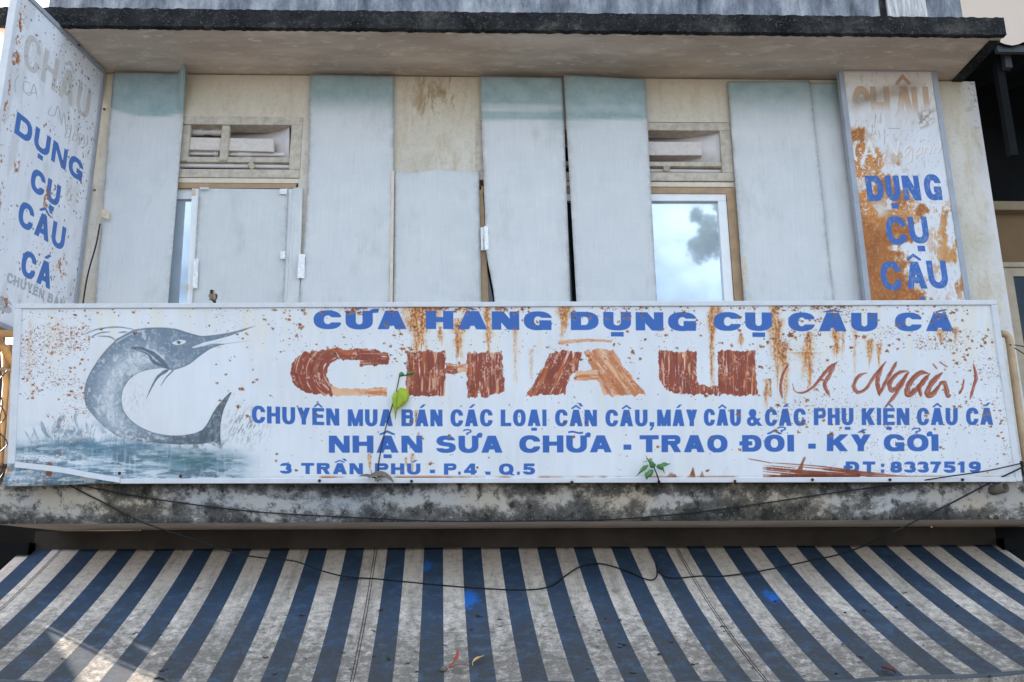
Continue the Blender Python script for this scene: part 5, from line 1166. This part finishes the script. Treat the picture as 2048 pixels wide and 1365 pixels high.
# ================================================================== cables
def cable(pts, r, label, seg=8):
    b = MB(); b.tube(catmull(pts, seg), r, 6); return tag(b.build('cable', M['black'], None, True), label, 'cable')
A = on_awning; LF = lambda px, py, d=.02: at(px, py, YL - d)
cable([at(118, 958, YL - .05), LF(160, 982), LF(210, 1007), LF(285, 1045, .03), at(400, 1083, -.8), at(470, 1107, -.72), at(540, 1118, -.62), at(590, 1123, -.55), at(640, 1141, -.50), at(690, 1153.5, -.47)] + [A(735, 1157, .01), A(760, 1159, .008), A(860, 1169, .008), A(960, 1177, .008), A(1050, 1180, .008), A(1100, 1173, .01), A(1130, 1153, .016), A(1160, 1134, .02), A(1200, 1128, .02), A(1250, 1141, .012), A(1285, 1157, .008), A(1305, 1160, .012), A(1314, 1150, .03), A(1312, 1128, .05)], .0055, 'black cable from the bent sign corner drooping across the striped awning in waves')
cable([A(1311, 1127, .05), A(1318, 1146, .02), A(1345, 1157, .008), A(1400, 1153, .008), A(1440, 1153.5, .008), at(1500, 1146, -.44), at(1540, 1139, -.43), at(1620, 1122, -.42), at(1680, 1109, -.55), at(1733, 1090, -.7), LF(1800, 1058, .05), LF(1900, 1008), LF(1980, 966, .06), at(2046, 934, -1.02), at(2090, 905, -1.0)], .0055, 'black cable rising from the awning to the right end of the sign')
cable([at(150, 968, YL - .05), LF(215, 982), LF(340, 1003), LF(512, 1024), LF(700, 1035), LF(860, 1042.5), LF(1000, 1043), LF(1200, 1040), LF(1300, 1034), LF(1450, 1018), LF(1640, 990), LF(1800, 968, .05), at(1900, 953, -1.02), at(1975, 942, -1.02), at(2048, 926, -1.02), at(2100, 915, -1.0)], .0048, 'thin black cable sagging along the front of the mouldy ledge')
cable([at(200, 448, -.09), at(192, 490, -.09), at(178, 540, -.10), at(170, 580, -.10), at(162, 640, -.10)], .006, 'grey black cable running down the wall beside the turned sign')
cable([at(2020, 690, -.95), at(2035, 700, -.9), at(2070, 722, -.8)], .004, 'short wire leaving the tan drain pipe towards the right', 4)
cable([at(2020, 690, -.96), at(2040, 692, -.9), at(2075, 700, -.8)], .004, 'second short wire tied to the top of the tan drain pipe', 4)
# ================================================================== pipes and poles
b = MB(); b.tube([at(2001, 668, -.93), at(2012, 669, -.93), at(2017, 675, -.93), at(2020, 690, -.93), at(2042, 850, -.93), at(2062, 985, -.93)], .026, 12)
tag(b.build('drain_pipe', M['pipe_tan'], None, True), 'tan drain pipe with a bent top at the right end of the long sign', 'pipe')
b = MB(); q = at(1988, 981, YL); b.tube([q + Vector((-.05, .10, -.012)), q + Vector((.035, -.085, .012))], .035, 18, cap=False)
o = tag(b.build('pipe_stub', M['pipe_grey'], None, True), 'short open pipe end sticking out of the ledge at the right', 'pipe'); s = o.modifiers.new('t', 'SOLIDIFY'); s.thickness = .005
b = MB(); b.tube([q + Vector((.012, -.035, .006)), q + Vector((.010, -.030, .006))], .031, 18); b.build('pipe_shade', M['black'], o)  # black disc; the shade inside the pipe is put into its colour
poles = (([(-90, 668), (34, 668)], -.86, .026, 'bamboo', 'thick bamboo pole lying level behind the left end of the long sign'), ([(-20, 655), (32, 735)], -.80, .026, 'bamboo', 'bamboo pole slanting down behind the left end of the long sign'), ([(8, 700), (12, 770), (-10, 980)], -.75, .020, 'bamboo', 'upright bamboo pole at the left end of the ledge'), ([(20, 690), (-2, 980)], -.70, .016, 'bamboo_grey', 'weathered upright pole at the left end of the ledge'), ([(-60, 735), (30, 742)], -.88, .012, 'bamboo_grey', 'thin weathered rail tied across the upright poles'), ([(4, 640), (-18, 960)], -.62, .03, 'iron', 'dark iron post behind the bamboo poles'))
for pts, Y, r, mt, lab in poles:
    b = MB(); P = [at(x, y, Y) for x, y in pts]; PP = []; RR = []
    for a, c in zip(P, P[1:]):
        L = (c - a).length; n = max(2, int(L / .16))
        for i in range(n):
            t = i / n; PP += [a.lerp(c, max(0, t - .006)), a.lerp(c, t), a.lerp(c, t + .006)] if mt.startswith('bamboo') and i else [a.lerp(c, t)]
            RR += [r, r * 1.14, r] if mt.startswith('bamboo') and i else [r]
    PP.append(P[-1]); RR.append(r); b.tube(PP, RR, 10); tag(b.build('pole', M[mt], None, True), lab, 'pole', 'poles leaning at the left end of the ledge')
b = MB(); b.hexa([at(13, 690, -.5), at(34, 690, -.5), at(18, 985, -.5), at(-14, 985, -.5)], (0, .02, 0)); tag(b.build('plank', M['plank'], None), 'pale plank standing behind the poles at the left end of the ledge', 'plank')
rw = random.Random(8)
for i, lab in enumerate(('tangled black wire loop hanging lowest at the left edge', 'tangled black wire crossing the bamboo poles', 'black wire coil around the pale plank at the left edge')):
    P = [at(rw.uniform(-14, 16), y, -.92 - .02 * i) for y in np.linspace((860, 740, 800)[i], (1000, 900, 960)[i], 6)]; cable(P, .004, lab)

# ================================================================== plants, bird
pl = empty('seedling', at(763, 964, YS_B - .03), 'tall thin seedling with one yellow green heart leaf in front of the sign', 'plant')
YQ = YS_B - .05
b = MB(); b.tube(catmull([at(756, 964, YQ), at(757, 930, YQ), at(764, 890, YQ - .01), at(773, 850, YQ - .015), at(785, 810, YQ - .02), at(792, 785, YQ - .02), at(797, 762, YQ - .02), at(799, 752, YQ - .02)], 6), [.0045] * 10 + [.004] * 16 + [.003] * 17, 6); b.build('stem', M['stem'], pl, True)
def flat_leaf(parent, outline, Y, mat, mid=None, bow=.012):
    P = [at(x, y, Y) for x, y in outline]
    if mid:                                             # folded along the midrib
        a0, a1 = at(*mid[0], Y), at(*mid[1], Y); ax = (a1 - a0).normalized()
        P = [p + Vector((0, (.20 if (p - a0).cross(ax).y > 0 else .05) * ((p - a0) - ax * (p - a0).dot(ax)).length, 0)) for p in P]
        vb = MB(); vb.tube([a0 + Vector((0, -bow * 1.1, 0)), (a0 + a1) / 2 + Vector((0, -bow * 1.4, 0)), a1], [.0020, .0016, .001], 5); vb.build('leaf_vein', M['leaf_g'], parent, True)
    c = sum(P, Vector()) / len(P); n = len(P)
    mids = [p.lerp(c, .5) + Vector((0, -bow * .7, 0)) for p in P]
    b = MB(); b.add(P + mids + [c + Vector((0, -bow, 0))], [(i, (i + 1) % n, n + (i + 1) % n, n + i) for i in range(n)] + [(n + i, n + (i + 1) % n, 2 * n) for i in range(n)])
    return thick(b.build('leaf', mat, parent, True))
G7 = lambda l: [(700 + x / 5.25, 720 + y / 5.25) for x, y in l]
flat_leaf(pl, G7([(505, 310), (530, 292), (570, 298), (610, 330), (622, 380), (605, 430), (560, 475), (510, 510), (490, 535), (480, 580), (476, 632), (470, 580), (465, 535), (452, 490), (445, 430), (445, 385), (455, 350), (480, 335), (500, 335)]), YQ - .05, M['leaf_y'], G7([(500, 325), (478, 590)]), .006)
flat_leaf(pl, G7([(510, 185), (515, 145), (535, 125), (555, 130), (575, 155), (590, 170), (550, 172)]), YQ - .02, M['leaf_g'])
flat_leaf(pl, G7([(580, 168), (595, 140), (610, 122), (640, 122), (690, 132), (660, 150), (620, 162)]), YQ - .02, M['leaf_g'])
dl = empty('dry_leaf_clump', at(770, 962, YQ), 'curled grey dead leaves caught at the foot of the tall seedling', 'dead leaves')
for i, pts in enumerate(([(719, 952), (735, 953), (750, 957), (765, 962)], [(737, 955), (755, 950), (772, 951), (783, 962)], [(750, 962), (765, 955), (778, 956), (788, 966)])):
    b = MB(); leaf_mesh(b, catmull([at(x, y, YS_B - .05 - .015 * i) for x, y in pts], 5), (.010, .022, .020)[i], .012, Vector((0, -.8, .6)).normalized()); thick(b.build('leaf', M['leaf_d'], dl, True))
b = MB(); b.tube([at(744, 952, YQ), at(742, 940, YQ)], .002, 5); b.build('twig', M['stem'], dl)
p2 = empty('small_fig_plant', at(1318, 965, YS_B - .03), 'small green fig plant with drooping pointed leaves at the bottom edge of the sign', 'plant')
G8 = lambda l: [(1240 + x / 14.63, 890 + y / 14.63) for x, y in l]
b = MB(); b.tube([at(x, y, YQ) for x, y in G8([(1150, 1110), (1110, 960), (1060, 820), (1005, 690), (930, 560), (830, 470), (770, 360)])], [.005, .005, .0045, .004, .0035, .003, .002], 6); b.build('stem', M['stem'], p2, True)
for i, ol in enumerate(([(1060, 630), (1090, 580), (1200, 555), (1260, 515), (1330, 520), (1400, 545), (1500, 552), (1400, 595), (1330, 630), (1275, 640), (1270, 700), (1310, 860), (1250, 745), (1150, 720), (1090, 680)], [(840, 590), (800, 590), (690, 610), (620, 680), (570, 770), (520, 850), (455, 940), (560, 860), (640, 800), (740, 740), (800, 660)], [(990, 740), (930, 715), (850, 730), (800, 790), (735, 820), (720, 900), (750, 980), (790, 1030), (820, 960), (900, 935), (960, 860)],
        [(1050, 570), (1010, 540), (960, 480), (900, 450), (840, 420), (790, 430), (820, 480), (860, 560), (870, 650), (940, 690), (1010, 670), (1045, 620)], [(830, 430), (800, 390), (770, 340), (752, 290), (770, 400), (800, 450)], [(820, 465), (760, 470), (700, 490), (645, 535), (720, 500), (800, 490)])):
    flat_leaf(p2, G8(ol), YQ - .02 - .006 * i, M['leaf_g'], None, .010)
# sparrow on the top rail of the sign
bird = None
km = NM('sparrow_feathers', .8, .2); ba = km.attr('plumage'); km.col(ba.outputs['Color']); km.bump(km.noise(160, 4), .3, .004); M['bird'] = km.m
base = at(425, 602.5, YS_T - .0); b = MB(); H = .076
ringd = [(0.0, -.004, .0125, .014), (.06, -.003, .0175, .019), (.20, -.002, .0215, .024), (.36, .001, .0235, .026), (.50, .001, .0225, .025), (.60, -.003, .0185, .021), (.68, -.006, .0155, .017), (.77, -.009, .0160, .0175), (.87, -.010, .0158, .017), (.95, -.009, .0115, .013), (1.0, -.008, .003, .004)]
vs = []; colr = []; n = 16
for h, dy, rx, ry in ringd:
    for i in range(n):
        a = 2 * math.pi * i / n; dx = .003 - .010 * h
        vs.append((base.x + dx + rx * math.cos(a), base.y + dy + ry * math.sin(a), base.z + .003 + h * H))
        fr = -math.sin(a)                               # 1 = facing the street
        if h > .80: c = AL(52, 60, 72)
        elif h > .68: c = AL(40, 40, 44) if fr > .82 else (AL(168, 164, 160) if fr > .1 else AL(84, 66, 54))
        elif h > .58: c = AL(44, 42, 42) if fr > .86 else AL(150, 140, 130) if fr > 0 else AL(96, 76, 58)
        else: c = AL(126, 112, 94) if fr > .72 else (AL(140, 138, 132) if fr > .3 else (AL(84, 78, 70) if abs(math.cos(a)) > .6 else AL(96, 78, 62)))
        colr.append(c)
k = len(ringd); b.add(vs, [(j * n + i, j * n + (i + 1) % n, (j + 1) * n + (i + 1) % n, (j + 1) * n + i) for j in range(k - 1) for i in range(n)] + [tuple(range(n)), tuple((k - 1) * n + i for i in range(n))])
hz = base.z + .003 + .80 * H; hx = base.x - .006
def extra(fn, c):
    n0 = len(b.v); fn(); colr.extend([c] * (len(b.v) - n0))
extra(lambda: b.tube([(hx, base.y - .022, hz + .001), (hx - .001, base.y - .030, hz - .002), (hx - .001, base.y - .037, hz - .005)], [.005, .0036, .0008], 8), AL(30, 30, 32))
for sx in (-1, 1):
    extra(lambda: b.tube([(hx + sx * .0095, base.y - .0215, hz + .004), (hx + sx * .011, base.y - .023, hz + .004)], [.0026, .0018], 8), AL(12, 12, 12))
    extra(lambda: b.tube([(base.x + sx * .017, base.y - .003, base.z + .052), (base.x + sx * .023, base.y + .004, base.z + .040), (base.x + sx * .018, base.y + .013, base.z + .024), (base.x + sx * .008, base.y + .026, base.z + .010)], [.007, .009, .008, .003], 8), AL(92, 78, 62))
    extra(lambda: b.tube([(base.x + sx * .010, base.y - .012, base.z + .016), (base.x + sx * .011, base.y - .016, base.z + .008), (base.x + sx * .011, base.y - .018, base.z + .001)], .0022, 6), AL(110, 90, 80))
    for q in (-.006, 0, .006): extra(lambda: b.tube([(base.x + sx * .011, base.y - .018, base.z + .002), (base.x + sx * .011 + q, base.y - .030, base.z + .0015)], .0016, 5), AL(110, 90, 80))
extra(lambda: b.tube([(base.x, base.y + .018, base.z + .022), (base.x, base.y + .045, base.z + .006), (base.x, base.y + .066, base.z - .010)], [.013, .011, .009], 8), AL(80, 66, 52))
bird = b.build('sparrow', M['bird'], None, True)
a = bird.data.color_attributes.new('plumage', 'FLOAT_COLOR', 'POINT'); a.data.foreach_set('color', [q for c in colr for q in c])
tag(bird, 'small brown sparrow perched on the top rail of the long sign', 'bird')

# ================================================================== neighbours, added sun blockers and the street behind the camera
nb = empty('neighbour_house', (XR + 1.2, 1, 0), 'dark neighbouring house at the right with a corrugated roof and a pale window frame', 'house')
xn = XR + .004; YN = 1.0
b = MB(); b.box(xn, xn + 4, YN, YN + .2, -.1, Z(2020, 420, YN)); b.build('wall', M['nb_wall'], nb)
b = MB(); b.box(X(1992, 1075) + .01, xn + 4, .02, .3, -.1, ZLB - .004); b.build('shade_filler', M['deep_dark'], nb)  # added box; the darkness past the awning end is in its colour
b = MB(); b.box(xn, xn + 4, YN - .10, YN + .15, Z(2020, 420, YN - .1), Z(2020, 402, YN - .1)); b.build('beam', M['nb_beam'], nb, bevel=.01)
zr0 = Z(2020, 96, -.35); b = MB(); b.box(xn, xn + 4, YN + .05, YN + .3, Z(2020, 402, YN - .1) + .003, zr0 + .9); b.build('eaves_shade', M['deep_dark'], nb)  # near-black sheet; the shade under the eaves is put into its colour
b = MB(); n = 60; vs = []
for i in range(n + 1):
    x = X(1978, 90, -.35) + 3.6 * i / n; c = .028 * math.cos(i * 1.05)
    vs += [(x, -.38, zr0 + .03 + c), (x, 4.5, zr0 + 1.35 + c)]
b.add(vs, [(2 * i, 2 * i + 1, 2 * i + 3, 2 * i + 2) for i in range(n)]); o = b.build('corrugated_roof', M['deep_dark'], nb, True); s = o.modifiers.new('t', 'SOLIDIFY'); s.thickness = .006
b = MB(); b.box(X(1994, 95, -.35), xn + 4, -.35, -.31, Z(2020, 104, -.35), Z(2020, 91, -.35)); b.build('roof_batten', M['iron'], nb)
b = MB(); b.box(X(2004, 200, -.2), X(2019, 200, -.2), -.2, -.14, Z(2010, 310, -.2), Z(2010, 104, -.2)); b.build('roof_post', M['deep_dark'], nb)
b = MB(); b.box(X(2007, 120, -.24), X(2020, 120, -.24), -.26, -.205, Z(2010, 136, -.25), Z(2010, 106, -.25)); b.build('post_clamp', M['iron'], nb)
fr = MB(); x0 = X(2013, 580, YN - .03); x1 = x0 + 1.3; z1 = Z(2030, 536, YN - .03); z0 = z1 - 1.7; t = .085
fr.box(x0, x1, YN - .03, YN - .002, z1 - t, z1); fr.box(x0, x0 + t, YN - .03, YN - .002, z0, z1 - t - .0005); fr.box(x1 - t, x1, YN - .03, YN - .002, z0, z1 - t - .0005); fr.box(x0 + t + .0005, x1 - t - .0005, YN - .03, YN - .002, z0, z0 + t)
wf = fr.build('window', M['nb_frame'], nb); b = MB(); b.box(x0 + t, x1 - t, YN - .014, YN - .008, z0 + t, z1 - t); b.build('pane', M['glass_dark'], wf)
b = MB(); b.box(x0 - .1, x1 + .1, YN - .05, YN - .001, z1 + .004, z1 + .05); b.build('lintel', M['nb_frame'], nb)
tb = empty('tall_building', (12, 9, 0), 'plain beige rendered building rising behind the roof at the right', 'building')
b = MB(); b.box(X(1900, 40, 6), 26, 6, 14, -.1, 19); b.build('wall', M['tall'], tb)
for i in range(3):
    b = MB(); b.box(14 + 3 * i, 15.2 + 3 * i, 5.98, 5.999, 9, 10.6); b.build('window', M['glass_dark'], tb)
ls = empty('dark_backing', (-6.5, 1.5, 0), 'near black backing wall added for the dark under the ledge end at the far left', 'backing')  # added wall; the gap's darkness is put into its near-black colour
b = MB(); b.box(-8.5, XL - .06, 1.4, 1.6, -.1, 3.22); b.build('wall', M['deep_dark'], ls)
ln = empty('sun_blocker', (-6.5, 0, 0), 'unseen sun blocking walls added just outside the left edge, low in front and taller behind', 'house')  # unseen blocker, added and shaped to cut the sun patch on the awning
b = MB(); b.box(-8, -5, -3.2, .399, -.1, 3.385); b.build('wall', M['nb_wall'], ln)  # low blocker; its top edge bounds one side of the sun patch
b = MB(); b.box(-5.08, -5, .40, .535, -.1, 6.6); b.box(-5.08, -5, .5351, .62, -.1, 3.595); b.box(-5.08, -5, .5351, .62, 3.66, 6.6); b.box(-5.08, -5, .6201, 1.75, -.1, 6.6); b.build('sun_blocker_tall', M['nb_wall'], ln)  # added tall blocker; the slot lets a thin sun streak through
b = MB(); b.tube([(-5.04, .345, 3.2), (-5.04, .350, 6.2)], .013, 8); b.build('blocker_pole', M['iron'], ln)  # added pole that casts the dark streak in the sun patch
# tree across the street: seen as a reflection in the mirrored window
pg = at(1415, 470, .034); d = pg - CAM; d.y = -d.y; tcen = pg + d * (40 / abs(d.y)); tx = tcen.x + 5.5
tr = empty('street_tree', (tcen.x, tcen.y, -.1), 'street tree with a bushy crown and one low side branch across the road', 'tree')
b = MB(); b.tube(catmull([(tx + .3, tcen.y, -.14), (tx + .1, tcen.y, tcen.z * .35), (tx - .5, tcen.y, tcen.z * .7), (tcen.x + 1.5, tcen.y, tcen.z - .2)], 6), [.22 - .007 * i for i in range(19)], 10); b.build('trunk', M['bark'], tr, True)
b = MB(); r2 = random.Random(4)
cl = [(Vector((r2.gauss(.1, .85), r2.gauss(0, .7), r2.gauss(.1, .8))), r2.uniform(.35, .75)) for _ in range(18)] + [(Vector((r2.gauss(5.5, 1.9), r2.gauss(0, 1.6), r2.gauss(.6, 1.5))), r2.uniform(.5, 1.0)) for _ in range(34)]
for c0, rad in cl:
    for _ in range(130):
        v = Vector((r2.gauss(0, 1), r2.gauss(0, 1), r2.gauss(0, 1))).normalized() * rad * r2.random() ** .4
        p = tcen + c0 + v; a = Vector((r2.gauss(0, 1), r2.gauss(0, 1), r2.gauss(0, 1))).normalized() * .13; e = a.cross(Vector((r2.gauss(0, 1), r2.gauss(0, 1), r2.gauss(0, 1)))).normalized() * .06
        b.add([p - a, p + e, p + a, p - e], [(0, 1, 2, 3)])
b.build('crown', M['crown'], tr)
